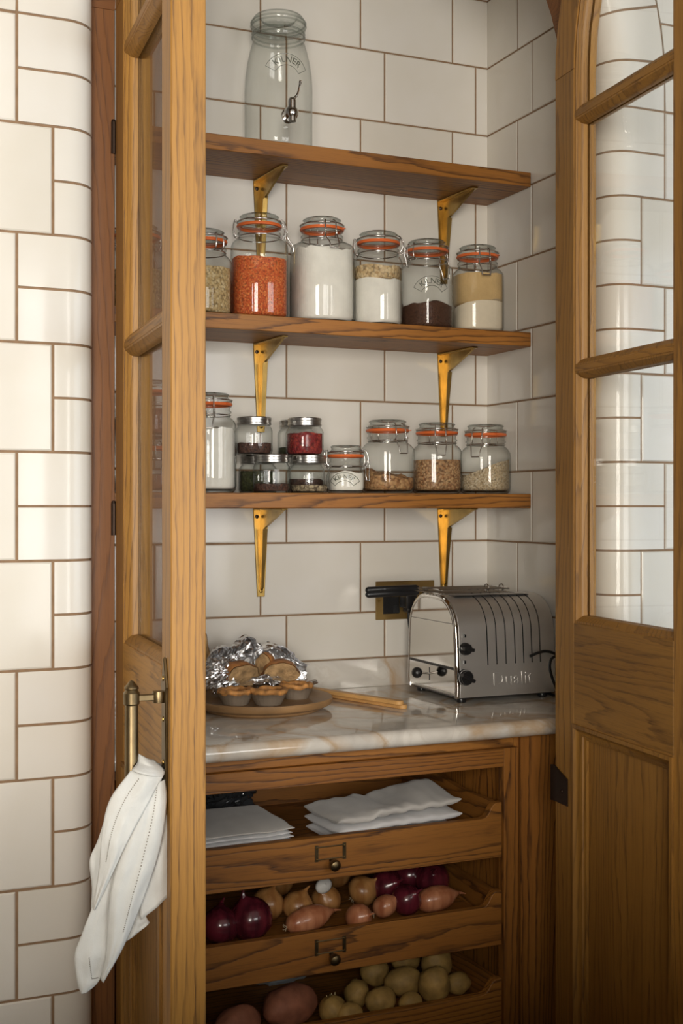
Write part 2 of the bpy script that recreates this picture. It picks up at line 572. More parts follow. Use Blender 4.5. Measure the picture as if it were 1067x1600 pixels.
_tile_cache = {}
def tile_mesh(w, h, th=0.008, bev=0.0022):
    k = (round(w, 4), round(h, 4))
    if k in _tile_cache: return _tile_cache[k]
    x, z = w / 2, h / 2
    V = [(-x, 0, -z), (x, 0, -z), (x, 0, z), (-x, 0, z)]
    V += [(-x, -th + bev * 0.7, -z), (x, -th + bev * 0.7, -z), (x, -th + bev * 0.7, z), (-x, -th + bev * 0.7, z)]
    V += [(-x + bev, -th, -z + bev), (x - bev, -th, -z + bev), (x - bev, -th, z - bev), (-x + bev, -th, z - bev)]
    F = [[8, 9, 10, 11]]
    for a in (0, 4):
        for i in range(4):
            j = (i + 1) % 4
            F.append([a + i, a + j, a + 4 + j, a + 4 + i])
    me = mesh_from('tile', (V, F), True, 20)
    me.materials.append(TILE)
    _tile_cache[k] = me
    return me

GAP = 0.0040
def put_tile(parent, cx, cy, cz, w, h, rz=0.0):
    """local frame: tile faces -y before the turn rz"""
    o = bpy.data.objects.new('tile', tile_mesh(w - GAP, h - GAP))
    COL.objects.link(o)
    o.parent = parent
    o.location = (cx, cy, cz)
    o.rotation_euler = (random.uniform(-0.0018, 0.0018), 0, rz + random.uniform(-0.0025, 0.0025))
    return o

# --- floor, ceiling and the rest of the room (behind and beside the camera)
RX0, RX1, RY0 = -2.1, 3.05, -2.25
fl = part('floor', box(RX0, RX1, RY0, YB + 0.1, FLOOR - 0.05, FLOOR), simple('stone_floor', (0.06, 0.042, 0.026), 0.5, var=0.2, vscale=4), None, loc=UP)
struct(fl, 'stone coloured kitchen floor below the cupboard', 'floor')
ce = part('ceiling', box(RX0, RX1, RY0, YW + 0.2, CEIL, CEIL + 0.05), simple('ceiling_paint', (0.33, 0.31, 0.28), 0.8), None, loc=UP)
struct(ce, 'plain pale ceiling of the kitchen', 'ceiling')

def wall_with_hole(axis, at, th, a0, a1, h0, h1, z0=FLOOR, z1=CEIL, lo=None, hi=None):
    parts = []
    for (p, q, r, s) in ((lo, a0, z0, z1), (a1, hi, z0, z1), (a0, a1, z0, h0), (a0, a1, h1, z1)):
        if axis == 'y': parts.append(box(p, q, at, at + th, r, s))
        else: parts.append(box(at, at + th, p, q, r, s))
    return join(*parts)

wr = part('wall_rear', join(wall_with_hole('y', RY0 - 0.1, 0.1, 0.90, 2.50, -0.78, 1.12, lo=0.2, hi=RX1),
                            wall_with_hole('y', RY0 - 0.1, 0.1, -1.80, -0.30, -0.78, 1.12, lo=RX0, hi=0.2)), PAINT, None, loc=UP)
struct(wr, 'painted wall behind the viewpoint with a window', 'wall')
ws = part('wall_window_side', wall_with_hole('x', RX1, 0.1, -1.50, 1.20, -0.58, 1.02, lo=RY0 - 0.1, hi=YW + 0.1), PAINT, None, loc=UP)
struct(ws, 'painted side wall with a window right of the pantry', 'wall')
wo = part('wall_far_left', box(RX0 - 0.1, RX0, RY0 - 0.1, YW + 0.1, FLOOR, CEIL), PAINT, None, loc=UP)
struct(wo, 'painted side wall far to the left', 'wall')

def window(name, label, axis, at, a0, a1, h0, h1):
    root = struct(bpy.data.objects.new(name, None), label, 'window')
    COL.objects.link(root)
    m = (a0 + a1) / 2
    if axis == 'y': root.location = (m, at, ZC + h0)
    else:
        root.location = (at, m, ZC + h0); root.rotation_euler = (0, 0, pi / 2)
    w, h = a1 - a0, h1 - h0
    white = simple('window_paint', (0.75, 0.74, 0.71), 0.4)
    for vf in (box(-w / 2, -w / 2 + 0.05, -0.03, 0.03, 0, h), box(w / 2 - 0.05, w / 2, -0.03, 0.03, 0, h),
               box(-w / 2 + 0.05, w / 2 - 0.05, -0.03, 0.03, 0, 0.06), box(-w / 2 + 0.05, w / 2 - 0.05, -0.03, 0.03, h - 0.05, h)):
        part('window_frame', vf, white, root)
    part('mullion', box(-0.025, 0.025, -0.025, 0.025, 0.06, h - 0.05), white, root)
    for s in (-1, 1):
        part('pane', box(min(s * 0.025, s * (w / 2 - 0.05)), max(s * 0.025, s * (w / 2 - 0.05)), -0.002, 0.002, 0.06, h - 0.05), PANE, root)
    return root
window('window_1', 'wide white framed window behind the viewpoint', 'y', RY0 - 0.05, 0.90, 2.50, -0.78, 1.12)
window('window_3', 'second white framed window behind the viewpoint, left of the other', 'y', RY0 - 0.05, -1.80, -0.30, -0.78, 1.12)
window('window_2', 'white framed window in the right hand wall', 'x', RX1 + 0.05, -1.50, 1.20, -0.58, 1.02)

# unseen island, added to shade the lower wall, doors and trays
isl = thing('shade_island', 'dark unseen island below the viewpoint, added to shade the lower pantry', 'island', (0.6, 0.26, 0))
part('shade_island_top', box(-2.0, 2.0, -0.42, 0.48, 0.91, 0.95, 0.004), simple('shade_island_stone', (0.10, 0.09, 0.08), 0.4), isl)
part('shade_island_body', box(-1.95, 1.95, -0.38, 0.44, 0.08, 0.91), simple('shade_island_paint', (0.05, 0.055, 0.05), 0.5), isl)
part('plinth', box(-1.90, 1.90, -0.33, 0.33, 0.0, 0.08), simple('shade_island_paint', (0.05, 0.055, 0.05), 0.5), isl)

# --- the tiled front wall on both sides of the arched opening
def arch_pt(t, r):
    """the opening's edge as a path: t < 0 up the left side, an arc, then down the right; r outwards from the return"""
    L = pi * R_RET
    if t <= 0: return (XL_RET - r, ZSPR + t)
    if t >= L: return (XR_RET + r, ZSPR - (t - L))
    a = pi - t / R_RET
    return (XC + (R_RET + r) * cos(a), ZSPR + (R_RET + r) * sin(a))

def nose_profile(width, inset=0.0, depth=YF - YW - 0.001, th=0.010):
    """cross-section (r, y): flat leg, quarter round, return leg; then back along the inside"""
    out = [(width, YW + inset)]
    for k in range(7):
        a = pi / 2 * k / 6
        out.append((R_NOSE - (R_NOSE - inset) * sin(a), YW + R_NOSE - (R_NOSE - inset) * cos(a)))
    out.append((inset, YW + depth))
    i2 = inset + th
    inn = [(i2, YW + depth)]
    for k in range(4):
        a = pi / 2 * (1 - k / 3)
        inn.append((R_NOSE - (R_NOSE - i2) * sin(a), YW + R_NOSE - (R_NOSE - i2) * cos(a)))
    inn.append((width, YW + i2))
    return out + inn

def sweep_arch(prof, t0, t1, n):
    V, F = [], []
    m = len(prof)
    for i in range(n + 1):
        t = t0 + (t1 - t0) * i / n
        for r, y in prof:
            x, z = arch_pt(t, r)
            V.append((x, y, z))
    for i in range(n):
        for k in range(m):
            k2 = (k + 1) % m
            F.append([i * m + k, i * m + k2, (i + 1) * m + k2, (i + 1) * m + k])
    F.append(list(range(m))); F.append([n * m + k for k in range(m)][::-1])
    return V, F

L_ARC = pi * R_RET
R_CLIP = R_RET + 0.1164
T_FLOOR = FLOOR - ZSPR
def front_core(side):
    """masonry behind the tiles, cut by the opening; its face carries the grout"""
    y0, y1 = YW + 0.0026, 1.965
    R = R_RET + 0.050
    n = 16
    if side < 0:
        pts = [(RX0, FLOOR), (XC - R, FLOOR), (XC - R, ZSPR)]
        pts += [(XC - R * cos(pi / 2 * k / n), ZSPR + R * sin(pi / 2 * k / n)) for k in range(1, n + 1)]
        pts += [(XC, CEIL), (RX0, CEIL)]
    else:
        pts = [(RX1, FLOOR), (XC + R, FLOOR), (XC + R, ZSPR)]
        pts += [(XC + R * cos(pi / 2 * k / n), ZSPR + R * sin(pi / 2 * k / n)) for k in range(1, n + 1)]
        pts += [(XC, CEIL), (RX1, CEIL)]
    return prism(pts, 'y', y0, y1)

wl = part('wall_left', front_core(-1), GROUT, None, loc=UP)
struct(wl, 'white glazed tile wall left of the pantry doors', 'wall')
wrt = part('wall_right', front_core(1), GROUT, None, loc=UP)
struct(wrt, 'white glazed tile wall seen through the right door glass', 'wall')
# bedding behind the bullnose pieces
part('grout', sweep_arch(nose_profile(0.119, 0.0022), T_FLOOR, L_ARC / 2, 40), GROUT, wl)
part('grout', sweep_arch(nose_profile(0.119, 0.0022), L_ARC / 2, L_ARC - T_FLOOR, 40), GROUT, wrt)

rows_dn = int((ZROW - FLOOR) / ROW) + 1
straight_cache = {}
def nose_tile(parent, t0, t1, width):
    g = GAP / 2
    flat = (t1 <= 0 or t0 >= L_ARC)
    side = -1 if t0 < L_ARC / 2 else 1
    if flat:
        key = (width, side, round(t1 - t0, 4))
        if key not in straight_cache:
            if side < 0: vf = sweep_arch(nose_profile(width - GAP / 2), -(t1 - t0) + g, -g, 1)
            else: vf = sweep_arch(nose_profile(width - GAP / 2), L_ARC + g, L_ARC + (t1 - t0) - g, 1)
            me = mesh_from('bullnose_tile', vf, True, 30); me.materials.append(TILE)
            straight_cache[key] = me
        o = link('bullnose_tile', straight_cache[key], None, parent)
        o.location = (0, 0, t1) if side < 0 else (0, 0, -(t0 - L_ARC))
    else:
        o = part('bullnose_tile', sweep_arch(nose_profile(width - GAP / 2), t0 + g, t1 - g, 3), TILE, parent, angle=30)
    return o

for side, wall in ((-1, wl), (1, wrt)):
    for k in range(rows_dn):
        zt = ZROW - ROW * k
        wide = 0.1164 if k % 2 == 0 else 0.0651
        for hlf in range(2):
            a = zt - ROW / 2 * hlf; b_ = a - ROW / 2
            b_ = max(b_, FLOOR)
            if a - b_ < 0.01: continue
            if side < 0: nose_tile(wall, b_ - ZSPR, a - ZSPR, wide)
            else: nose_tile(wall, L_ARC - (a - ZSPR), L_ARC - (b_ - ZSPR), wide)
        # the flat tiles of the row
        edge = (XL_RET - wide) if side < 0 else (XR_RET + wide)
        for c in range(4):
            w = 0.235
            h = min(ROW, zt - FLOOR)
            if h < 0.02: continue
            put_tile(wall, edge + side * (w / 2 + c * w), YW + 0.008, zt - h / 2, w, h)
# arch pieces over the opening
ta = ZROW - ZSPR
npc = 19
for i in range(npc):
    t0 = ta + (L_ARC - 2 * ta) * i / npc; t1 = ta + (L_ARC - 2 * ta) * (i + 1) / npc
    if t0 < L_ARC / 2 < t1:
        nose_tile(wl, t0, t1, 0.1164)
    else:
        nose_tile(wl if t0 < L_ARC / 2 else wrt, t0, t1, 0.1164)
# flat tiles above the springing, cut to the curve
def cut_tile(parent, x0, x1, z0, z1):
    x0, x1, z0, z1 = x0 + GAP / 2, x1 - GAP / 2, z0 + GAP / 2, z1 - GAP / 2
    lo = []
    d = R_CLIP + GAP / 2
    xs_ = [x0 + (x1 - x0) * k / 12 for k in range(13)]
    for zq in (z1 - 0.005, z0):
        if zq > ZSPR and d > zq - ZSPR:
            q = sqrt(d * d - (zq - ZSPR) ** 2); xs_ += [XC - q, XC + q]
    xs_ += [XC - d - 1e-4, XC + d + 1e-4]
    for x in sorted(v for v in xs_ if x0 <= v <= x1):
        zc_ = ZSPR + sqrt(max(0, d * d - (x - XC) ** 2)) if abs(x - XC) < d else -9
        lo.append((x, max(z0, zc_)))
    keep = [p for p in lo if p[1] < z1 - 0.004]
    if len(keep) < 2: return
    poly = keep + [(keep[-1][0], z1), (keep[0][0], z1)]
    part('tile', prism(poly, 'y', YW, YW + 0.008, 0.0), TILE, parent, angle=20)
for k in range(1, 6):
    z0 = ZROW + ROW * (k - 1); z1 = min(z0 + ROW, CEIL)
    if z1 - z0 < 0.02: break
    ph = 0.0 if k % 2 else 0.06
    for c in range(-5, 5):
        x0 = XC + c * 0.235 + ph; x1 = x0 + 0.235
        cut_tile(wl if (x0 + x1) / 2 < XC else wrt, x0, x1, z0, z1)

# --- the alcove
wb = part('wall_back', box(AX0 - 0.05, AX1 + 0.05, YB, YB + 0.08, FLOOR, ALC_TOP), GROUT, None, loc=(0, -0.0056, ZC))
struct(wb, 'white tiled back wall of the pantry behind the shelves', 'wall')
war = part('wall_alcove_right', box(AX1, AX1 + 0.08, 1.965, YB + 0.05, FLOOR, ALC_TOP), GROUT, None, loc=(-0.0056, 0, ZC))
struct(war, 'white tiled right side wall inside the pantry', 'wall')
wal = part('wall_alcove_left', box(AX0 - 0.08, AX0, 1.965, YB + 0.05, FLOOR, ALC_TOP), GROUT, None, loc=(0.0056, 0, ZC))
struct(wal, 'white tiled left side wall inside the pantry', 'wall')
ac = part('ceiling_alcove', box(AX0 - 0.08, AX1 + 0.08, 1.965, YB + 0.1, ALC_TOP, ALC_TOP + 0.05), PLASTER, None, loc=UP)
struct(ac, 'plain ceiling inside the pantry above the dispenser', 'ceiling')

JA = [X(405.5, YB), X(561.4, YB), X(704.9, YB)]
JB = [X(446, YB), X(599, YB), X(741, YB)]
TW = (JA[2] - JA[0]) / 2
Z_BT = -0.339                    # top of the marble upstand
for r in range(-3, 10):
    zt = 1.0186 - ROW * r
    zb = zt - ROW
    zt2, zb2 = min(zt, ALC_TOP), max(zb, Z_BT)
    if zt2 - zb2 < 0.02: continue
    ph1 = (r % 2 == 1)
    J = JA if ph1 else JB
    xs = [J[0] - TW * k for k in (3, 2, 1)] + J + [J[2] + TW]
    xs = [max(AX0, min(AX1, x)) for x in xs]
    xs = sorted(set([AX0] + xs + [AX1]))
    for a, c in zip(xs[:-1], xs[1:]):
        if c - a < 0.008: continue
        put_tile(wb, (a + c) / 2, YB + 0.0056, (zt2 + zb2) / 2, c - a, zt2 - zb2)
    # side walls: first joint 0.139 or 0.20 from the back corner
    d0 = 0.139 if ph1 else 0.20
    ys = [YB, YB - d0]
    while ys[-1] > 1.965: ys.append(max(1.965, ys[-1] - 0.225))
    for a, c in zip(ys[:-1], ys[1:]):
        if a - c < 0.008: continue
        zb3 = max(zb, -0.401) if zb2 == Z_BT else zb2
        put_tile(war, AX1 + 0.0056, (a + c) / 2, (zt2 + zb3) / 2, a - c, zt2 - zb3, -pi / 2)
        put_tile(wal, AX0 - 0.0056, (a + c) / 2, (zt2 + zb3) / 2, a - c, zt2 - zb3, pi / 2)

# --- the oak frame in the opening
XH_L, XH_R = 0.4470, 1.2800        # the two hinge lines
R_FR = 0.5 * (XH_R - XH_L)
XCF = 0.5 * (XH_R + XH_L)
Y_FB = 1.936
fr = bpy.data.objects.new('trim_1', None); COL.objects.link(fr)
fr.location = (XCF, YF, 0)
struct(fr, 'arched oak door frame set into the tiled opening', 'door frame')
def F_(x, y, z): return (x - XCF, y - YF, z + ZC)
def fpart(name, vf, mat, **kw): return part(name, move(vf, -XCF, -YF, ZC), mat, fr, **kw)
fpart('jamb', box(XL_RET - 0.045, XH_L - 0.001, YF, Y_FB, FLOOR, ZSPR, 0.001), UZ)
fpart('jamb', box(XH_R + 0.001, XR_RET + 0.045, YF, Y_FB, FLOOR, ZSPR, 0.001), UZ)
def arch_ring(r0, r1, y0, y1, n=28, a0=0.0, a1=pi, cx=XCF, zs=ZSPR):
    V, F = [], []
    for i in range(n + 1):
        a = a0 + (a1 - a0) * i / n
        for r, y in ((r0, y0), (r1, y0), (r1, y1), (r0, y1)):
            V.append((cx + r * cos(a), y, zs + r * sin(a)))
    for i in range(n):
        for k in range(4):
            k2 = (k + 1) % 4
            F.append([i * 4 + k, i * 4 + k2, (i + 1) * 4 + k2, (i + 1) * 4 + k])
    F.append([0, 1, 2, 3]); F.append([n * 4 + k for k in (3, 2, 1, 0)])
    return V, F
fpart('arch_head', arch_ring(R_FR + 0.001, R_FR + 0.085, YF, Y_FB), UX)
# --- the two glazed doors
T_D = 0.0435
def build_door(name, label, sg, width, loc, angle, st_meet, z_lock_top=-0.2005):
    root = bpy.data.objects.new(name, None); COL.objects.link(root)
    root.location = (loc[0], loc[1], 0); root.rotation_euler = (0, 0, angle)
    struct(root, label, 'door')
    def P(nm, vf, mat, parent=root, **kw):
        vf = ([(sg * p[0], p[1], p[2] + ZC) for p in vf[0]], vf[1])
        return part(nm, vf, mat, parent, **kw)
    R = R_FR - 0.003
    cs = R + 0.002
    zs = ZSPR
    bot = FLOOR + 0.015
    sh = 0.070
    sm = width - st_meet
    def ztop(s, rr): return zs + sqrt(max(0.0, rr * rr - (cs - s) ** 2))
    P('stile', box(0.002, sh, 0, T_D, bot, zs, 0.0015), HZ)
    # meeting stile, its head cut to the curve
    n = 6
    poly = [(sm, bot), (width, bot)] + [(width - st_meet * k / n, ztop(min(width - st_meet * k / n, cs), R)) for k in range(n + 1)]
    P('stile', prism(poly, 'y', 0, T_D, 0.0015), HZ)
    # curved head rail: from the springing to the meeting stile
    a_end = math.acos(max(-1, min(1, (sm - cs) / (R - 0.035))))
    V, F = arch_ring(R - 0.068, R, 0, T_D, 14, pi, a_end, cs, zs)
    P('head_rail', (V, F), HZ)
    P('rail', box(sh, sm, 0, T_D, bot, bot + 0.19, 0.0012), HX)
    z_pan = -0.3755
    P('rail', box(sh, sm, 0, T_D, z_pan, z_lock_top, 0.0012), HX)
    # glazing: three lights one above the other
    mb = 0.0045
    zm = (0.2365, 0.6735)
    Ri = R - 0.068
    def side_z(s): return ztop(s, Ri)
    polys = []
    polys.append([(sh, z_lock_top), (sm, z_lock_top), (sm, zm[0] - mb), (sh, zm[0] - mb)])
    polys.append([(sh, zm[0] + mb), (sm, zm[0] + mb), (sm, zm[1] - mb), (sh, zm[1] - mb)])
    top = [(sh, zm[1] + mb), (sm, zm[1] + mb)]
    a_m = math.acos((sm - cs) / Ri)
    for k in range(9):
        a = a_m + (pi - a_m) * k / 8
        top.append((cs + Ri * cos(a), zs + Ri * sin(a)))
    polys.append(top)
    for z in zm:
        P('muntin', box(sh, sm, 0.0012, T_D - 0.0012, z - mb - 0.0005, z + mb + 0.0005, 0.0008), HX)
    yg = T_D / 2
    front = [(-0.001, 0.0022), (0.0035, 0.0022), (0.0048, 0.0042), (0.0105, 0.0085), (0.0125, 0.0135), (0.0128, yg - 0.0022), (-0.001, yg - 0.0022)]
    back = [(d, T_D - y) for d, y in front]
    for pl in polys:
        P('glazing_bead', bead_frame(pl, front), HZ, angle=50)
        P('glazing_bead', bead_frame(pl, back), HZ, angle=50)
        inner = loop_offset(pl, 0.004)
        P('pane', prism([(p.x, p.y) for p in inner], 'y', yg - 0.0019, yg + 0.0019), PANE, smooth=False)
    # bottom panel, bolection moulding on both faces
    pz0, pz1 = bot + 0.19, z_pan
    pp = [(sh, pz0), (sm, pz0), (sm, pz1), (sh, pz1)]
    P('panel', box(sh - 0.002, sm + 0.002, yg - 0.006, yg + 0.006, pz0 - 0.002, pz1 + 0.002), HZ)
    pf = [(-0.001, 0.0015), (-0.001, -0.0035), (0.005, -0.0045), (0.008, -0.001), (0.013, 0.003), (0.019, 0.0055), (0.020, 0.009), (0.024, 0.011), (0.024, yg - 0.006), (-0.001, yg - 0.006)]
    P('panel_moulding', bead_frame(pp, pf), HZ, angle=40)
    P('panel_moulding', bead_frame(pp, [(d, T_D - y) for d, y in pf]), HZ, angle=40)
    # butt hinges on the pivot line
    for hz in (0.56, -0.02, -0.62):
        P('hinge', join(cyl((0, -0.003, hz - 0.024), (0, -0.003, hz + 0.024), 0.0042, 10),
                        lathe([(0.0, hz + 0.029), (0.003, hz + 0.028), (0.0042, hz + 0.024)], 10, 0, -0.003),
                        box(0.0005, 0.0018, 0.001, 0.030, hz - 0.024, hz + 0.024)), DARKMETAL)
    return root, P

d1, P1 = build_door('door_1', 'left glazed oak door standing open, seen nearly edge-on', 1, 0.4115, (XH_L, YF), radians(-94.1), 0.055)
d2, P2 = build_door('door_2', 'right arched glazed oak door, its inner face in view', -1, 0.430, (XH_R, YF), radians(84.5), 0.054)
# the small bent catch on the hinge stile of the right door
cv = [(-0.004, T_D + 0.006), (0.001, T_D + 0.0035), (0.010, T_D + 0.0022), (0.050, T_D + 0.0022), (0.050, T_D), (-0.001, T_D), (-0.006, T_D + 0.004)]
V, F = prism(cv, 'z', -0.522, -0.475)
V = [(p[0], p[1], p[2] + (0.016 if (p[0] < 0.012 and p[2] > -0.49) else 0.0)) for p in V]
ct = P2('catch', (V, F), DARKMETAL, label='small dark bent metal catch')
P2('catch_screw', lathe([(0.0, 0.0), (0.004, 0.0), (0.0035, 0.002), (0.0, 0.0026)], 10), DARKMETAL)
cs_ = [o for o in d2.children if o.name.startswith('catch_screw')][0]
cs_.rotation_euler = (-pi / 2, 0, 0)
cs_.location = (-0.030, T_D + 0.002, ZC - 0.500 - 0.0)
cs_.data.transform(Matrix.Translation((0, 0, -ZC)))

# pull handle on the left door
hs = 0.385
hd = P1('pull_handle', prism([(hs - 0.011, -0.365), (hs - 0.004, -0.378), (hs, -0.386), (hs + 0.004, -0.378), (hs + 0.011, -0.365),
        (hs + 0.011, -0.232), (hs + 0.014, -0.222), (hs + 0.009, -0.208), (hs, -0.186), (hs - 0.009, -0.208), (hs - 0.014, -0.222), (hs - 0.011, -0.232)],
        'y', -0.004, 0.0, 0.001), ABRASS, label='aged brass pull handle with pointed backplate')
so = 0.043
bar_prof = [(0.0, -0.356), (0.006, -0.354), (0.0095, -0.349), (0.0095, -0.343), (0.0085, -0.341), (0.0082, -0.243), (0.0098, -0.241), (0.0100, -0.228), (0.0085, -0.226),
            (0.0075, -0.224), (0.0090, -0.2225), (0.0085, -0.2205), (0.0060, -0.218), (0.0028, -0.2135), (0.0, -0.2125)]
def on_handle(nm, vf, mat):
    vf = ([(p[0], p[1], p[2] + ZC) for p in vf[0]], vf[1])
    return part(nm, vf, mat, hd)
on_handle('bar', lathe(bar_prof, 20, hs, -so), ABRASS)
for z in (-0.2345, -0.346):
    on_handle('arm', join(box(hs - 0.004, hs + 0.004, -so + 0.004, -0.004, z - 0.004, z + 0.004, 0.001),
                          lathe([(0.0075, z - 0.007), (0.0085, z), (0.0075, z + 0.007)], 14, hs, -0.0095)), ABRASS)
for z in (-0.212, -0.262, -0.315, -0.362):
    on_handle('screw', lathe([(0.0035, 0), (0.003, 0.0015), (0, 0.002)], 10, 0, 0), BRASS)
    sc = hd.children[-1] if hd.children else None
for o, z in zip([c for c in hd.children if c.name.startswith('screw')], (-0.212, -0.262, -0.315, -0.362)):
    o.data.transform(Matrix.Translation((0, 0, -ZC)))
    o.rotation_euler = (pi / 2, 0, 0)
    o.location = (hs, -0.004, z + ZC)

# ================================================================== SHELVES AND BRACKETS
SH_Y0 = 2.3495
SHELF_T = 0.031
SHELF_TOPS = (0.7295, 0.3800, 0.0268)
BKX = (0.917, 1.362)
shelf_names = ('top', 'middle', 'bottom')
shelf_lab = ('oak shelf at the top carrying only the glass drinks dispenser',
             'oak shelf in the middle carrying six tall clip-top jars',
             'oak shelf at the bottom carrying small spice jars and short clip-top jars')
for z, lb in zip(SHELF_TOPS, shelf_lab):
    o = part('shelf', box(AX0 + 0.004, AX1 - 0.0095, SH_Y0, YB - 0.0085, -SHELF_T, 0, 0.0012), OX, None, loc=(0, 0, ZC + z))
    tag(o, lb, 'shelf', 'oak wall shelves')

def bracket(x, ztop, label):
    t = thing('shelf_bracket', label, 'bracket', (x, YB - 0.0082, ZC + ztop - 0.190), 0, 'brass shelf brackets')
    H = 0.190
    # wall flange, tapering downwards
    w0, w1 = 0.0175, 0.0085
    fl_ = []
    part('wall_flange', prism([(-w1, 0.0), (w1, 0.0), (w0, H), (-w0, H)], 'y', -0.0035, 0.0, 0.0008), BRASS, t)
    # web
    web = [(-0.003, 0.010), (-0.012, 0.020), (-0.020, 0.080), (-0.030, 0.148), (-0.128, 0.181), (-0.142, 0.1865), (-0.142, H), (-0.003, H)]
    part('web', prism(web, 'x', -0.0025, 0.0025), BRASS, t)
    # lip along the free edge of the web
    edge = [(-0.0125, 0.020), (-0.0205, 0.080), (-0.0305, 0.146)]
    V, F = [], []
    def strip(path, w):
        V, F = [], []
        for (y, z), ww in zip(path, w):
            V += [(-ww, y, z), (ww, y, z), (ww, y + 0.003, z + 0.0005), (-ww, y + 0.003, z + 0.0005)]
        for i in range(len(path) - 1):
            for k in range(4):
                k2 = (k + 1) % 4
                F.append([i * 4 + k, i * 4 + k2, i * 4 + 4 + k2, i * 4 + 4 + k])
        F.append([0, 1, 2, 3]); n = len(V) - 4; F.append([n + 3, n + 2, n + 1, n])
        return V, F
    part('web_lip', strip(edge, (0.003, 0.004, 0.0052)), BRASS, t)
    # arm under the shelf
    part('arm', prism([(-0.0175, -0.0035), (0.0175, -0.0035), (0.009, -0.140), (0.0065, -0.146), (-0.0065, -0.146), (-0.009, -0.140)], 'z', H - 0.0035, H - 0.0002, 0.0008), BRASS, t)
    for zz, xx in ((0.172, -0.0095), (0.012, 0.0)):
        sc = part('screw', lathe([(0.0042, 0.0), (0.0040, 0.001), (0.0022, 0.0022), (0.0, 0.0024)], 12), DARKMETAL if zz > 0.1 else BRASS, t)
        sc.rotation_euler = (pi / 2, 0, 0); sc.location = (xx, -0.0035, zz)
    return t
for z, nm in zip(SHELF_TOPS, shelf_names):
    for x, sd in zip(BKX, ('left', 'right')):
        bracket(x, z - SHELF_T, 'brass bracket, the %s one of the two under the %s shelf' % (sd, nm))

# ================================================================== WORKTOP, UPSTAND, CABINET
ZTOP = -0.401
Y_CF = 2.006
TH = 0.031
r_ = TH / 2
prof = [(YB - 0.0058, 0.0), (YB - 0.0058, -TH)]
prof += [(Y_CF + r_ - r_ * sin(a), -r_ - r_ * cos(a)) for a in [pi * k / 10 for k in range(11)]]
wt = part('worktop', move(prism(prof, 'x', AX0 + 0.003, AX1 - 0.0095), 0, 0, TH), MARBLE, None, loc=(0, 0, ZC + ZTOP - TH))
tag(wt, 'polished cream marble worktop with golden veins and rounded front edge', 'worktop')
up = part('upstand', box(AX0 + 0.003, AX1 - 0.0095, YB - 0.022, YB - 0.0085, 0, -ZTOP + Z_BT, 0.0012), MARBLE, None, loc=(0, 0, ZC + ZTOP))
tag(up, 'low veined marble upstand along the back of the worktop', 'upstand')

Y_CB = 2.050          # face of the cabinet
CX0, CX1 = 0.489, 1.259
cab = thing('tray_cabinet', 'oak cabinet with open scooped pull-out trays under the marble worktop', 'cabinet', ((CX0 + CX1) / 2, Y_CB, 0))
cxm = (CX0 + CX1) / 2
def cpart(name, vf, mat, parent=cab, **kw):
    off = (-cxm, -Y_CB, ZC)
    return part(name, move(vf, *off), mat, parent, **kw)
zu = ZTOP - TH
cpart('top_moulding', box(CX0 + 0.006, CX1 - 0.006, Y_CB + 0.006, Y_CB + 0.03, -0.457, zu - 0.0005, 0.002), OX)
cpart('top_rail', box(CX0 + 0.0315, CX1 - 0.0315, Y_CB, Y_CB + 0.022, -0.492, -0.4575, 0.0008), OX)
cpart('stile', box(CX0, CX0 + 0.031, Y_CB, Y_CB + 0.022, FLOOR + 0.08, -0.4575, 0.0008), OZ)
cpart('stile', box(CX1 - 0.031, CX1, Y_CB, Y_CB + 0.022, FLOOR + 0.08, -0.4575, 0.0008), OZ)
cpart('side_panel', box(CX0 - 0.012, CX0 + 0.006, Y_CB + 0.022, 2.50, FLOOR + 0.08, zu - 0.001), OZ)
cpart('side_panel', box(CX1 - 0.006, CX1 + 0.012, Y_CB + 0.022, 2.50, FLOOR + 0.08, zu - 0.001), OZ)
cpart('back_panel', box(CX0, CX1, 2.50, 2.512, FLOOR + 0.08, zu - 0.001), OX)
cpart('plinth', box(CX0, CX1, Y_CB + 0.03, Y_CB + 0.05, FLOOR, FLOOR + 0.0795), OX)
cpart('bottom_rail', box(CX0 + 0.0315, CX1 - 0.0315, Y_CB, Y_CB + 0.022, FLOOR + 0.08, FLOOR + 0.155), OX)
cpart('filler_panel', box(CX1 + 0.0125, AX1 - 0.002, Y_CB + 0.012, Y_CB + 0.030, FLOOR, zu - 0.0005), OZ)
cpart('filler_panel', box(AX0 + 0.002, CX0 - 0.0125, Y_CB + 0.012, Y_CB + 0.030, FLOOR, zu - 0.0005), OZ)

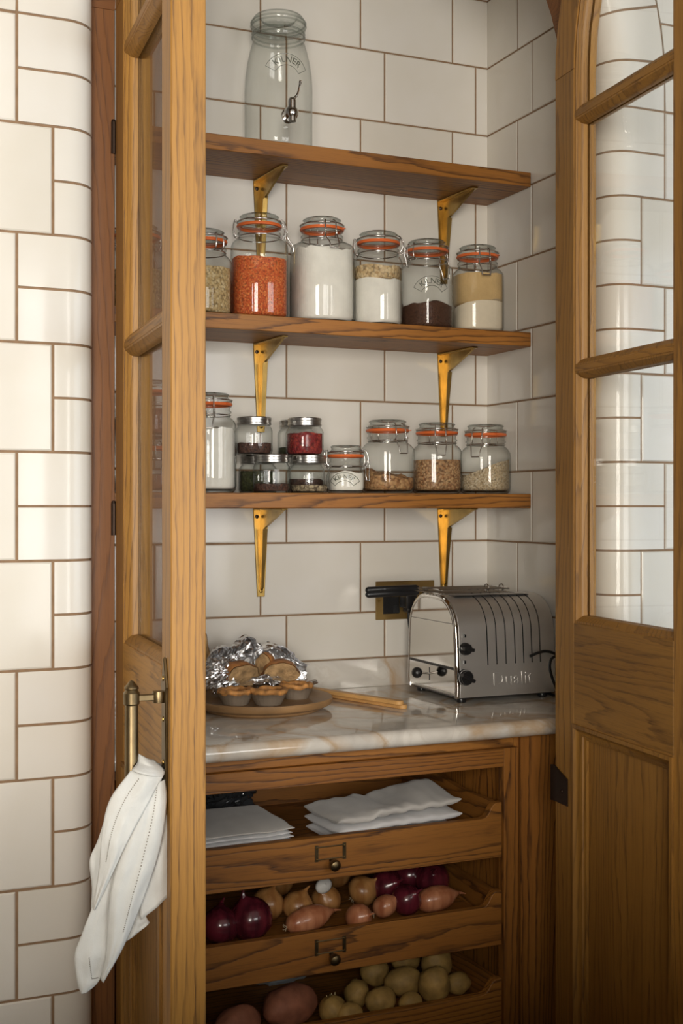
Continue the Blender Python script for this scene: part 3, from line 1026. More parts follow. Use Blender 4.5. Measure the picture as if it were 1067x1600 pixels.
TX0, TX1 = CX0 + 0.034, CX1 - 0.034
def tray(ztop, zlow, zbot, zbase):
    # scooped front board
    y0, y1 = Y_CB + 0.004, Y_CB + 0.022
    pts = [(TX0, zbot), (TX1, zbot), (TX1, ztop)]
    d = ztop - zlow
    sc = [(0.010, 0.0), (0.016, -0.06), (0.022, -0.28), (0.027, -0.62), (0.033, -0.90), (0.042, -1.0)]
    for a, b in sc: pts.append((TX1 - a, ztop + b * d))
    for a, b in reversed(sc): pts.append((TX0 + a, ztop + b * d))
    pts.append((TX0, ztop))
    t = cpart('drawer', prism(pts, 'y', y0, y1, 0.001), OX)
    def dp(name, vf, mat, **kw): return part(name, move(vf, -cxm, -Y_CB, ZC), mat, t, **kw)
    side = [(y1, zbase - 0.012), (2.47, zbase - 0.012), (2.47, ztop + 0.012), (2.34, ztop + 0.012), (2.29, ztop + 0.010), (2.25, ztop + 0.004), (2.20, ztop - 0.001), (y1, ztop - 0.001)]
    dp('side', prism(side, 'x', TX0 + 0.002, TX0 + 0.014), OY)
    dp('side', prism(side, 'x', TX1 - 0.014, TX1 - 0.002), OY)
    dp('back', box(TX0 + 0.014, TX1 - 0.014, 2.456, 2.468, zbase - 0.012, ztop + 0.012), OX)
    dp('base', box(TX0 + 0.0145, TX1 - 0.0145, y1 + 0.0005, 2.4555, zbase - 0.012, zbase), OX)
    # label holder and knob
    hx = 0.873; hz = (zlow + zbot) / 2 + 0.010
    dp('label_holder', join(*[tube([(hx - 0.026, y0 - 0.0012, hz - 0.011), (hx - 0.026, y0 - 0.0012, hz + 0.011), (hx + 0.026, y0 - 0.0012, hz + 0.011),
                                   (hx + 0.026, y0 - 0.0012, hz - 0.011)], 0.0013, 6, True)],
                           box(hx - 0.030, hx - 0.0235, y0 - 0.0012, y0, hz - 0.0145, hz + 0.0145), box(hx + 0.0235, hx + 0.030, y0 - 0.0012, y0, hz - 0.0145, hz + 0.0145)), ABRASS, label='small aged brass label frame')
    for sx in (-0.0268, 0.0268):
        for sz in (-0.010, 0.010):
            q = dp('pin', lathe([(0.0017, 0), (0.0012, 0.0010), (0, 0.0013)], 8), BRASS)
            q.data.transform(Matrix.Translation((cxm, Y_CB, -ZC)))
            q.rotation_euler = (pi / 2, 0, 0); q.location = (hx + sx - cxm, y0 - 0.0012 - Y_CB, hz + sz + ZC)
    kn = dp('knob', lathe([(0.004, 0.0), (0.0045, 0.007), (0.0085, 0.012), (0.0105, 0.018), (0.0095, 0.023), (0.005, 0.0265), (0.0, 0.027)], 18), ABRASS)
    kn.data.transform(Matrix.Translation((cxm, Y_CB, -ZC)))
    kn.rotation_euler = (pi / 2 + 0.25, 0, 0); kn.location = (hx + 0.001 - cxm, y0 - Y_CB, hz - 0.0145 + ZC)
    return t
BASES = (-0.622, -0.779, -0.950)
tray(-0.560, -0.588, -0.663, BASES[0])
tray(-0.727, -0.755, -0.829, BASES[1])
tray(-0.893, -0.919, -0.995, BASES[2])
tray(-1.059, -1.085, -1.160, -1.124)

# ================================================================== JARS
FLOUR = simple('flour', (0.80, 0.765, 0.69), 0.9, var=0.06, vscale=30, bump=0.3, bscale=90)
SUGAR_W = simple('pale_sugar', (0.72, 0.62, 0.47), 0.9, var=0.12, vscale=14)
SUGAR_B = simple('golden_sugar', (0.58, 0.39, 0.175), 0.9, var=0.1, vscale=20, bump=0.3, bscale=200)
OATS = grain_mat('oats', [(0.55, 0.38, 0.18), (0.70, 0.54, 0.32), (0.45, 0.28, 0.12)], 170)
LENTIL = grain_mat('red_lentils', [(0.78, 0.17, 0.035), (0.62, 0.09, 0.02), (0.86, 0.27, 0.07)], 300)
BARLEY = grain_mat('barley', [(0.62, 0.45, 0.22), (0.48, 0.32, 0.13), (0.70, 0.55, 0.32)], 230)
COCOA = grain_mat('cocoa', [(0.075, 0.027, 0.012), (0.10, 0.04, 0.018)], 330, bump=0.4)
GRANOLA = grain_mat('granola', [(0.42, 0.20, 0.075), (0.55, 0.33, 0.15), (0.25, 0.10, 0.035)], 150)
BUCK = grain_mat('buckwheat', [(0.40, 0.185, 0.07), (0.56, 0.36, 0.18), (0.24, 0.095, 0.035)], 240)
SESAME = grain_mat('sesame', [(0.62, 0.49, 0.32), (0.50, 0.37, 0.21), (0.70, 0.60, 0.44)], 300)
PEPPER = grain_mat('dark_seeds', [(0.06, 0.025, 0.018), (0.12, 0.05, 0.03), (0.03, 0.015, 0.012)], 260)
CHILLI = grain_mat('chilli', [(0.30, 0.018, 0.018), (0.18, 0.012, 0.014), (0.42, 0.05, 0.03)], 210)
HERB = grain_mat('green_herb', [(0.035, 0.04, 0.012), (0.06, 0.065, 0.02), (0.02, 0.025, 0.008)], 220)
SEEDS = grain_mat('mixed_seeds', [(0.50, 0.40, 0.25), (0.08, 0.05, 0.03), (0.60, 0.48, 0.30)], 230)
CINN = grain_mat('brown_sticks', [(0.20, 0.07, 0.035), (0.28, 0.11, 0.05), (0.12, 0.04, 0.02)], 90)

def q_of(a, n):
    return (abs(cos(a)) ** n + abs(sin(a)) ** n) ** (-1.0 / n)

def text_vf(s, size, depth):
    cu = bpy.data.curves.new('lettering', 'FONT')
    cu.body = s; cu.size = size; cu.align_x = 'CENTER'; cu.align_y = 'CENTER'
    cu.extrude = depth; cu.resolution_u = 2; cu.offset = 0.0
    o = bpy.data.objects.new('lettering', cu)
    COL.objects.link(o)
    bpy.context.view_layer.update()
    me = bpy.data.meshes.new_from_object(o.evaluated_get(bpy.context.evaluated_depsgraph_get()))
    V = [v.co.copy() for v in me.vertices]; F = [list(p.vertices) for p in me.polygons]
    bpy.data.objects.remove(o); bpy.data.curves.remove(cu); bpy.data.meshes.remove(me)
    return V, F

def emboss(parent, R, n, z0, th0, size, arc, band=True, tight=1.0):
    """KILNER in an arched banner on a jar wall of radius R (superellipse n)"""
    V, F = text_vf('KILNER', size, 0.0006)
    def onjar(u, v, d):
        th = th0 + u / R
        rr = R * q_of(th, n) + d
        return Vector((rr * cos(th), rr * sin(th), z0 + v))
    def bend(x, y): 
        al = x / arc
        return ((arc + y) * sin(al), (arc + y) * cos(al) - arc)
    W = []
    for p in V:
        u, v = bend(p.x * tight, p.y)
        W.append(onjar(u, v, 0.0008 + p.z))
    part('embossed_name', (W, F), EMB, parent, smooth=False)
    if band:
        hw = size * 2.25 * tight
        hh = size * 0.62
        pth = [(-hw + 2 * hw * k / 14, hh) for k in range(15)] + [(hw - 2 * hw * k / 14, -hh) for k in range(15)]
        part('embossed_banner', tube([onjar(*bend(x, y), 0.0004) for x, y in pth], 0.0006, 5, True), EMB, parent)

def heap(name, Rc, n, z0, level, mat, parent, slope=(0, 0), rough=0.002, seed=1.0, dome=0.0):
    rows = [(Rc * 0.93, z0, n), (Rc, z0 + 0.006, n)]
    k0 = 3
    for k in range(1, k0 + 1): rows.append((Rc, z0 + 0.006 + (level - z0 - 0.006) * k / k0, n))
    top_i = len(rows) - 1
    for q in (0.85, 0.62, 0.38, 0.14): rows.append((Rc * q, level + dome * (1 - q * q), n - (n - 2) * (1 - q)))
    def topf(x, y, i):
        if i < top_i: return 0.0
        return slope[0] * x + slope[1] * y + rough * (noise.noise(Vector((x * 38 + seed, y * 38, seed * 3))) * 1.6 + 0.5 * noise.noise(Vector((x * 120 + seed, y * 120, seed * 5))))
    return part(name, superlathe(rows, 36, topf=topf), mat, parent, angle=60)

def clip_jar(label, px, Y, zshelf, R, H, fill, rot, lid_r=0.0455, n=2.7, group=None, emb=None, foot=None, xoff=0.0):
    """glass clip-top jar: body, thick lid, rubber seal, wire bail with latch on local +x; fill = list of (part, material, from, to, kwargs)"""
    x = X(px, Y) + xoff
    t = thing('clip_top_jar', label, 'jar', (x, Y, ZC + zshelf + 0.0004), rot, group)
    zs = H - 0.064; zn = H - 0.047; zt = H - 0.0235
    nr = lid_r - 0.0035
    body = [(R * 0.70, 0.0, n), (R * 0.86, 0.0005, n), (R * 0.96, 0.005, n), (R, 0.014, n), (R, zs * 0.55, n), (R, zs - 0.006, n), (R * 0.985, zs + 0.001, n),
            (R * 0.94, zs + 0.007, n * 0.5 + 1), ((R * 0.94 + nr) / 2 + 0.001, zs + 0.012, 2.2), (nr + 0.0015, zn - 0.002, 2), (nr, zn, 2), (nr + 0.0002, zn + 0.006, 2), (nr + 0.003, zn + 0.0075, 2),
            (nr + 0.003, zn + 0.0105, 2), (nr, zn + 0.012, 2), (nr, zt - 0.005, 2), (nr + 0.003, zt - 0.004, 2), (nr + 0.0035, zt, 2)]
    part('glass_body', superlathe(body, 40, caps=(True, False)), JAR, t, angle=70)
    part('glass_base', superlathe([(R * 0.80, 0.0045, n), (R * 0.90, 0.0065, n), (R * 0.6, 0.0085, n), (R * 0.1, 0.009, 2)], 32), LIDG, t, angle=60)
    part('rubber_seal', join(lathe([(lid_r - 0.004, zt - 0.0022), (lid_r + 0.0004, zt - 0.0018), (lid_r + 0.0016, zt + 0.0010), (lid_r + 0.0006, zt + 0.0040), (lid_r - 0.004, zt + 0.0042), (lid_r - 0.004, zt - 0.0022)], 40, caps=False),
                             box(lid_r - 0.002, lid_r + 0.006, -0.0035, 0.0035, zt + 0.0006, zt + 0.0026)), RUBBER, t,
         label='orange rubber sealing ring').rotation_euler = (0, 0, 0.9)
    lid = [(nr * 0.9, zt + 0.002), (lid_r, zt + 0.0035), (lid_r + 0.0008, zt + 0.008), (lid_r - 0.001, zt + 0.0115), (lid_r - 0.006, zt + 0.013), (lid_r - 0.0075, zt + 0.0165),
           (lid_r - 0.0045, zt + 0.0205), (lid_r - 0.008, zt + 0.0235), (lid_r * 0.55, zt + 0.0215), (lid_r * 0.3, zt + 0.019), (0, zt + 0.0185)]
    part('glass_lid', lathe(lid, 36), LIDG, t, angle=60)
    w = 0.0013
    ya = 0.0115
    lz = zt + 0.0095
    wires = [ring(nr + 0.0016, zn + 0.0025, w, 36, 5), ring(lid_r + 0.0014, lz, w, 36, 5)]
    # hinge side
    for s in (-1, 1):
        wires.append(tube(smooth_path([(-nr - 0.001, s * 0.008, zn + 0.002), (-nr - 0.008, s * 0.009, zn + 0.004), (-lid_r - 0.008, s * 0.009, zn + 0.016), (-lid_r - 0.006, s * 0.008, lz + 0.002), (-lid_r - 0.001, s * 0.008, lz)], 4), w, 5))
    wires.append(tube([(-nr - 0.0075, -0.010, zn + 0.005), (-nr - 0.0075, 0.010, zn + 0.005)], 0.0016, 6))
    # latch side
    for s in (-1, 1):
        wires.append(tube(smooth_path([(nr + 0.001, s * ya, zn + 0.0025), (nr + 0.008, s * ya, zn + 0.004), (lid_r + 0.009, s * ya, zn + 0.014), (lid_r + 0.0075, s * ya, zt + 0.004), (lid_r + 0.003, s * ya * 0.9, lz + 0.003), (lid_r - 0.004, s * ya * 0.8, lz + 0.006)], 4), w, 5))
        wires.append(tube(smooth_path([(lid_r + 0.010, s * ya, zn + 0.013), (lid_r + 0.0115, s * ya * 1.15, zn + 0.002), (max(R, lid_r) + 0.009, s * ya * 0.9, zn - 0.014), (max(R, lid_r) + 0.011, s * ya * 0.8, zn - 0.026)], 4), w, 5))
        wires.append(ring(0.0028, 0, 0.001, 10, 5))
        wires[-1] = xf(wires[-1], Matrix.Translation((lid_r + 0.0095, s * ya, zn + 0.0135)) @ Matrix.Rotation(pi / 2, 4, 'X'))
    wires.append(tube([(max(R, lid_r) + 0.011, -ya * 0.8, zn - 0.026), (max(R, lid_r) + 0.011, ya * 0.8, zn - 0.026)], w, 5))
    part('wire_clip', join(*wires), STEEL, t, angle=80, label='steel wire clip')
    for (nm, mat, a, b_, kw) in fill:
        heap(nm, R - 0.0035, n, a, b_, mat, t, **kw)
    if emb: emboss(t, R, n, emb[0] * H, emb[1] - rot, emb[2], emb[3])
    return t

def vdir(px):
    """heading from a thing at that bearing back to the viewpoint"""
    return -pi / 2 - (YAW + atan((px - 533.5) / F_PX))

Y2 = 2.445
S2, S3 = SHELF_TOPS[1], SHELF_TOPS[2]
G2, G3 = 'clip-top jars on the middle shelf', 'clip-top jars on the bottom shelf'
clip_jar('clip-top jar of pale barley on the middle shelf, half hidden by the door edge', 319, Y2 - 0.01, S2, 0.052, 0.175, [('barley', BARLEY, 0.008, 0.098, {})], 1.9, group=G2)
clip_jar('clip-top jar of grain seen through the left door glass on the middle shelf', 214, Y2, S2, 0.052, 0.175, [('barley', BARLEY, 0.008, 0.085, {})], 0.5, group=G2)
clip_jar('tall clip-top jar of orange red lentils on the middle shelf', 405, Y2, S2, 0.0590, 0.219, [('red_lentils', LENTIL, 0.008, 0.127, {'rough': 0.0022, 'slope': (-0.03, 0.02)})], -0.25, group=G2)
clip_jar('widest clip-top jar on the middle shelf, full of white flour', 503, Y2, S2, 0.0650, 0.2245, [('flour', FLOUR, 0.008, 0.158, {'rough': 0.008, 'slope': (-0.05, 0.03)})], vdir(503) + 0.35, group=G2)
clip_jar('clip-top jar of white flour with a layer of oats on top', 591, Y2 - 0.012, S2, 0.0525, 0.2035, [('flour', FLOUR, 0.008, 0.100, {'rough': 0.004}), ('oats', OATS, 0.1005, 0.128, {'rough': 0.004})], -0.62, group=G2)
clip_jar('clip-top jar a third full of dark brown cocoa', 667, Y2, S2, 0.0530, 0.199, [('cocoa', COCOA, 0.008, 0.058, {'rough': 0.006})], 0.35, group=G2, emb=(0.52, vdir(667) + 0.20, 0.0165, 0.036))
clip_jar('clip-top jar of golden sugar over white, rightmost on the middle shelf', 746, Y2, S2, 0.0555, 0.197, [('white_sugar', SUGAR_W, 0.008, 0.066, {'slope': (0.12, 0.12)}), ('golden_sugar', SUGAR_B, 0.0655, 0.132, {})], vdir(746) + 0.30, group=G2)

clip_jar('tall clip-top jar of white flour on the bottom shelf beside the door edge', 327, Y2, S3, 0.0550, 0.2015, [('flour', FLOUR, 0.008, 0.125, {'rough': 0.006, 'slope': (0.1, 0.0)})], vdir(327) - 0.05, group=G3)
clip_jar('small squat clip-top jar of white salt on the bottom shelf', 540, Y2 - 0.02, S3, 0.0395, 0.101, [('salt', FLOUR, 0.006, 0.043, {'rough': 0.003})], -0.1, lid_r=0.0375, group=G3, emb=(0.34, vdir(540) - 0.05, 0.0135, 0.030))
clip_jar('clip-top jar a quarter full of brown granola on the bottom shelf', 605.5, Y2, S3, 0.0545, 0.158, [('granola', GRANOLA, 0.008, 0.041, {'rough': 0.008, 'slope': (-0.12, -0.1)})], vdir(607) + 0.55, group=G3)
clip_jar('clip-top jar two thirds full of brown buckwheat on the bottom shelf', 682.5, Y2 + 0.012, S3, 0.0545, 0.156, [('buckwheat', BUCK, 0.008, 0.074, {'rough': 0.001})], vdir(684) + 0.15, group=G3)
clip_jar('clip-top jar of pale sesame heaped to one side, rightmost on the bottom shelf', 758.5, Y2 - 0.004, S3, 0.0535, 0.154, [('sesame', SESAME, 0.008, 0.056, {'rough': 0.002, 'slope': (-0.10, 0.38)})], vdir(760) - 0.35, group=G3)

def spice_jar(label, x, y, z, cols, level, name, group='metal lidded spice jars', R=0.0375, H=0.0785):
    t = thing('spice_jar', label, 'jar', (x, y, z), random.uniform(0, 3), group)
    body = [(R * 0.75, 0.0, 2.6), (R * 0.93, 0.001, 2.6), (R, 0.008, 2.6), (R, H - 0.030, 2.6), (R * 0.97, H - 0.024, 2.4), (R * 0.90, H - 0.019, 2), (R * 0.88, H - 0.012, 2), (R * 0.88, H - 0.003, 2)]
    part('glass_body', superlathe(body, 32, caps=(True, False)), JAR, t, angle=70)
    r = R * 0.955
    part('metal_lid', lathe([(r - 0.001, H - 0.0165), (r, H - 0.0160), (r, H - 0.0125), (r - 0.0008, H - 0.0115), (r - 0.0008, H - 0.0065), (r, H - 0.0055), (r, H - 0.0015), (r - 0.0015, H), (r - 0.003, H - 0.0008), (0, H - 0.0012)], 32), LIDSTEEL, t, angle=30)
    heap(name, R - 0.003, 2.6, 0.004, level, cols, t, rough=0.002)
    return t
SJ = 0.0785
zb3 = ZC + S3 + 0.0004
yf, yb = 2.410, 2.497
spice_jar('spice jar with metal lid in the front row, dark seeds, no jar upon it directly', X(424, yf), yf, zb3, PEPPER, 0.018, 'dark_seeds')
spice_jar('spice jar with metal lid and a shallow layer of mixed pale and dark seeds', X(483, yf), yf, zb3, SEEDS, 0.016, 'mixed_seeds')
spice_jar('spice jar of dark green herbs low at the back left of the stack', X(403, yb), yb, zb3, HERB, 0.046, 'green_herbs')
spice_jar('spice jar hidden low at the back right of the stack', X(478, yb), yb, zb3, PEPPER, 0.03, 'dark_seeds')
spice_jar('upper spice jar with brown cloves, left one on top of the stack', X(397, 2.455), 2.455, zb3 + SJ, PEPPER, 0.024, 'cloves')
spice_jar('upper spice jar of red chilli flakes, on top of the stack', X(476, 2.440), 2.440, zb3 + SJ, CHILLI, 0.046, 'chilli_flakes')
spice_jar('upper spice jar peeping out behind the red chilli jar', X(463, 2.512), 2.512, zb3 + SJ, HERB, 0.02, 'herbs')
# the stack seen through the left door's glass
clip_jar('lower of two stacked clip-top jars seen through the left door glass', 240, Y2 - 0.02, S3, 0.0440, 0.110, [('brown_spice', CINN, 0.006, 0.035, {})], 1.2, lid_r=0.041, group='stacked jars behind the door glass')
clip_jar('upper of two stacked clip-top jars, cinnamon brown, seen through the left door glass', 240, Y2 - 0.02, S3 + 0.110, 0.0440, 0.110, [('brown_sticks', CINN, 0.006, 0.052, {})], 0.4, lid_r=0.041, group='stacked jars behind the door glass')

# --- the drinks dispenser on the top shelf
def dispenser():
    Y = 2.445; px = 435
    x = X(px, Y)
    t = thing('drinks_dispenser', 'large clear glass drinks dispenser with chrome tap on the top shelf', 'dispenser', (x, Y, ZC + SHELF_TOPS[0] + 0.0004))
    R, H = 0.0685, 0.290
    body = [(R * 0.72, 0, 2.3), (R * 0.90, 0.001, 2.3), (R * 0.98, 0.008, 2.3), (R, 0.02, 2.3), (R, 0.06, 2.3), (R * 1.005, 0.13, 2.3), (R * 0.985, 0.160, 2.3), (R * 0.93, 0.190, 2.2), (R * 0.85, 0.216, 2.1),
            (R * 0.785, 0.232, 2), (R * 0.770, 0.238, 2), (R * 0.80, 0.241, 2), (R * 0.80, 0.245, 2), (R * 0.775, 0.248, 2), (R * 0.79, 0.254, 2), (R * 0.80, 0.258, 2)]
    part('glass_body', superlathe(body, 48, caps=(True, False)), JAR, t, angle=70)
    part('glass_base', superlathe([(R * 0.84, 0.005, 2.3), (R * 0.92, 0.008, 2.3), (R * 0.5, 0.011, 2.2), (R * 0.1, 0.012, 2)], 40), LIDG, t, angle=60)
    lid = [(R * 0.70, 0.2575), (R * 0.815, 0.259), (R * 0.83, 0.263), (R * 0.80, 0.266), (R * 0.80, 0.270), (R * 0.825, 0.273), (R * 0.80, 0.279), (R * 0.74, 0.285), (R * 0.62, 0.288), (R * 0.55, 0.286), (R * 0.50, 0.278), (R * 0.3, 0.276), (0, 0.276)]
    part('glass_lid', lathe(lid, 44), LIDG, t, angle=60)
    for rz_, rr_ in ((0.2425, 0.805), (0.2505, 0.795), (0.2665, 0.835), (0.2735, 0.83)):
        part('glass_thread', ring(R * rr_, rz_, 0.0016, 44, 6), LIDG, t)
    th = vdir(px) + 0.30
    c, s = cos(th), sin(th)
    def L(r, v, z): return (r * c - v * s, r * s + v * c, z)
    zt = 0.062
    part('tap', join(cyl(L(R - 0.002, 0, zt), L(R + 0.004, 0, zt), 0.0155, 24), cyl(L(R + 0.004, 0, zt), L(R + 0.010, 0, zt), 0.0125, 20),
                     xf(blob(0.0150, 0.0150, 0.0150, 0.0, nu=20, nv=12), Matrix.Translation(L(R + 0.020, 0, zt))), cyl(L(R + 0.024, 0, zt - 0.018), L(R + 0.024, 0, zt + 0.024), 0.0085, 16),
                     lathe([(0.0085, zt + 0.022), (0.0075, zt + 0.027), (0.0045, zt + 0.030), (0.0, zt + 0.031)], 16, L(R + 0.024, 0, 0)[0], L(R + 0.024, 0, 0)[1])), simple('chrome', (0.75, 0.74, 0.72), 0.06, 1.0), t, angle=40, label='chrome tap')
    part('tap_lever', tube(smooth_path([L(R + 0.024, 0, zt + 0.026), L(R + 0.026, 0.010, zt + 0.036), L(R + 0.028, 0.014, zt + 0.052), L(R + 0.031, 0.016, zt + 0.064)], 5), 0.0030, 8, taper=[1, 1, 1, 0.9, 0.9, 0.8, 0.8, 0.75, 0.7, 0.7, 0.7, 0.8, 0.9, 1.1, 1.2, 1.0]), simple('chrome', (0.75, 0.74, 0.72), 0.06, 1.0), t)
    emboss(t, R * 0.955, 2.2, 0.178, vdir(px) + 0.28, 0.0185, 0.040)
    return t
dispenser()

# ================================================================== ON THE WORKTOP
ZW = ZC + ZTOP + 0.0004

# --- brass double socket, plug
sx = (X(584, YB) + X(674.7, YB)) / 2
zsock = ZC - 0.2115
so_ = thing('wall_socket', 'brushed brass double socket plate on the back wall behind the toaster', 'socket', (sx, YB - 0.0082, zsock))
part('plate', box(-0.0735, 0.0735, -0.004, 0.0, -0.043, 0.043, 0.0012), PLATE_BRASS, so_)
for dx in (-0.0365, 0.0365):
    part('socket_insert', box(dx - 0.020, dx + 0.020, -0.0052, -0.0035, -0.030, 0.008, 0.0005), BLACK, so_)
for dx in (-0.030, 0.043):
    part('switch', prism([(-0.0035, -0.0075), (-0.0095, -0.0070), (-0.0060, 0.0085), (-0.0035, 0.0085)], 'x', dx - 0.0, dx + 0.013), BLACK, so_)
    so_.children[-1].location = (0, 0, -0.020 if dx < 0 else 0.020)
for dx in (-0.066, 0.066):
    sc = part('screw', lathe([(0.0032, 0), (0.0028, 0.0008), (0, 0.0010)], 10), BRASS, so_)
    sc.rotation_euler = (pi / 2, 0, 0); sc.location = (dx, -0.004, 0)
pl = thing('plug', 'black electric plug pushed into the brass socket plate', 'plug', (sx - 0.0045, YB - 0.0136, zsock))
part('plug_body', join(box(-0.0135, 0.0135, -0.040, -0.0004, -0.016, 0.034, 0.004, 2), box(-0.009, 0.009, -0.036, -0.010, -0.026, -0.012, 0.003, 2)), BLACK, pl)
part('cable', tube(smooth_path([(0, -0.022, -0.024), (0.004, -0.022, -0.06), (0.020, -0.026, -0.11), (0.05, -0.030, -0.165), (0.10, -0.035, -0.1835)], 6), 0.0033, 8), BLACK, pl)

# --- the toaster
SLOT = simple('slot_shadow_black', (0.006, 0.006, 0.006), 0.9)
POLISH = simple('polished_steel', (0.66, 0.64, 0.61), 0.07, 1.0)
ALU = simple('cast_aluminium', (0.80, 0.785, 0.76), 0.46, 1.0, var=0.06, vscale=8, bump=0.04, bscale=18)
def toaster():
    t = thing('toaster', 'polished steel two slot toaster with black knobs at the right of the worktop', 'toaster', (1.2270, 2.2330, ZW), radians(0.0))
    W, D, H, zf = 0.238, 0.222, 0.2130, 0.011
    def prof(g=0.0):
        """arched section (y, z) from the foot of the front to the foot of the back; g = shrink"""
        r = 0.072
        pts = [(0.004 + g, zf), (0.001 + g, 0.030), (0.004 + g, 0.080), (0.0085 + g, H - r)]
        for k in range(1, 9):
            a = pi / 2 * k / 8
            pts.append((0.0085 + g + (r - g) * (1 - cos(a)), H - r + (r - g) * sin(a)))
        back = [(D - y, z) for y, z in pts]
        return pts + back[::-1]
    P0 = prof(0.0)
    sh = prism(P0, 'x', 0.006, W, 0.0035)
    part('body', sh, ALU, t, angle=25)
    # mirror end panel with seams
    P1_ = prof(0.006)
    part('end_panel', prism([(y, max(z, 0.019)) for y, z in P1_], 'x', -0.0005, 0.0058, 0.0008), POLISH, t, angle=25)
    bead = [(0.0035, y, z) for y, z in prof(0.002)]
    part('edge_bead', tube(bead, 0.0052, 8), POLISH, t, angle=60)
    part('panel_seam', box(-0.0009, 0.0, 0.012, D - 0.012, 0.067, 0.0725), BLACK, t)
    part('panel_seam', box(-0.0009, 0.0, 0.016, D - 0.016, 0.1605, 0.1615), BLACK, t)
    # vent slots over the shoulder of the casting
    sxs = [X(p, 2.236) - 1.2290 for p in (764, 778, 792.5, 807, 820, 833, 846)]
    for i, xx in enumerate(sxs):
        path = [(y, z) for y, z in P0 if y < 0.075 and z > 0.071]
        path = [(0.0037, 0.076)] + [p for p in path if p[1] > 0.09]
        part('vent_slot', tube([(xx, y + 0.0011, z - 0.0006) for y, z in path], 0.0019, 6), SLOT, t)
    # raised name
    V, F = text_vf('Dualit', 0.040, 0.0007)
    x0 = X(803, 2.235) - 1.2290
    V = [Vector((x0 + p.x * 1.0, 0.0016 - p.z, 0.044 + p.y * 0.95)) for p in V]
    part('raised_name', (V, F), ALU, t, smooth=False)
    # knobs on the front strip
    def knob(xx, zz, r, big):
        k = part('knob', join(lathe([(r, 0), (r, 0.004), (r * 0.92, 0.006), (r * 0.90, 0.0115), (r * 0.82, 0.013), (0, 0.013)], 24),
                              box(-r * 0.95, r * 0.95, -0.0035, 0.0035, 0.004, 0.022, 0.0012)), BLACK, t)
        k.rotation_euler = (pi / 2, 0.45 if big else 0.15, 0); k.location = (xx, 0.003, zz)
        k.data.materials[0] = BLACK
        d = part('dial_ring', lathe([(r * 0.98, 0.0062), (r * 0.90, 0.0068), (r * 0.80, 0.0135)], 24, caps=False), simple('dial_grey', (0.30, 0.30, 0.29), 0.4), k) if big else None
    knob(0.0195, 0.111, 0.0128, False)
    knob(0.0185, 0.053, 0.0168, True)
    for zz in (0.137, 0.084):
        part('indicator', box(0.018, 0.022, 0.0015, 0.0050, zz - 0.003, zz + 0.003), BLACK, t)
    # ejector lever on the mirror end
    part('lever_slot', box(-0.0011, 0.0, 0.117, 0.1205, 0.034, 0.061), BLACK, t)
    part('ejector_lever', join(cyl((0.0, 0.119, 0.048), (-0.026, 0.119, 0.051), 0.0022, 10)), STEEL, t)
    part('lever_ball', blob(0.0115, 0.0115, 0.0115, 0.0, nu=20, nv=12), BLACK, t, loc=(-0.030, 0.119, 0.0515))
    for fx in (0.022, W - 0.022):
        for fy in (0.022, D - 0.022):
            part('foot', lathe([(0.009, 0.0), (0.010, 0.003), (0.0085, zf + 0.001)], 14, fx, fy), BLACK, t)
    part('base_plate', box(0.010, W - 0.008, 0.010, D - 0.010, 0.0085, 0.0125), BLACK, t)
    for fy in (0.062, 0.120):
        part('bread_slot', box(0.030, W - 0.030, fy, fy + 0.030, H - 0.0006, H + 0.0006), BLACK, t)
    part('power_cord', tube(smooth_path([(0.165, -0.010, 0.090), (0.185, -0.012, 0.097), (0.205, -0.012, 0.099), (0.226, -0.011, 0.093), (0.229, -0.012, 0.088), (0.214, -0.016, 0.083), (0.209, -0.018, 0.066), (0.214, -0.019, 0.045), (0.224, -0.020, 0.020), (0.230, -0.016, 0.004), (0.236, 0.030, 0.004), (0.238, 0.12, 0.004), (0.236, 0.19, 0.004)], 6), 0.0030, 8), BLACK, t)
    return t
toaster()

def cage():
    """wire sandwich cage lying on the toaster, its black handle sticking out to the left"""
    zc_ = ZW + 0.2176
    t = thing('toast_cage', 'wire sandwich cage with black handles lying on top of the toaster', 'toast rack', (1.28, 2.335, zc_), radians(-3))
    zz = 0.0022
    x0, x1, y0, y1 = -0.058, 0.105, -0.040, 0.040
    for lv in (0.0, 0.0075):
        fr_ = [tube([(x0, y0, zz + lv), (x1, y0, zz + lv), (x1, y1, zz + lv), (x0, y1, zz + lv)], 0.0018, 6, True)]
        for k in range(4):
            yy = y0 + (y1 - y0) * (k + 1) / 5
            fr_.append(tube([(x0, yy, zz + lv), (x1, yy, zz + lv)], 0.0012, 5))
        fr_.append(tube(smooth_path([(x0, -0.008, zz + lv), (x0 - 0.02, -0.006, zz + 0.004 + lv * 0.7), (x0 - 0.06, 0.0, zz + 0.006 + lv)], 4), 0.0020, 6))
        fr_.append(tube(smooth_path([(x0, 0.008, zz + lv), (x0 - 0.02, 0.006, zz + 0.004 + lv * 0.7), (x0 - 0.06, 0.001, zz + 0.006 + lv)], 4), 0.0020, 6))
        part('wire_grid', join(*fr_), STEEL, t)
    for xx in (x1, x1 - 0.035):
        part('hook', tube([(xx, -0.006 + 0.010 * cos(a), zz + 0.008 + 0.007 * sin(a)) for a in [2 * pi * k / 12 for k in range(12)]], 0.0015, 5, True), STEEL, t)
    for lv in (0.0, 0.0085):
        part('handle', xf(tube([(-0.205, 0, 0), (-0.202, 0, 0), (-0.198, 0, 0), (-0.14, 0, 0), (-0.092, 0, 0), (-0.086, 0, 0)], 0.0070, 10, taper=[0.4, 0.85, 1, 1, 0.95, 0.6]), Matrix.Translation((0, 0, 0.005 + lv * 1.1)) @ Matrix.Rotation(-0.02, 4, 'Y')), BLACK, t)
    return t
cage()

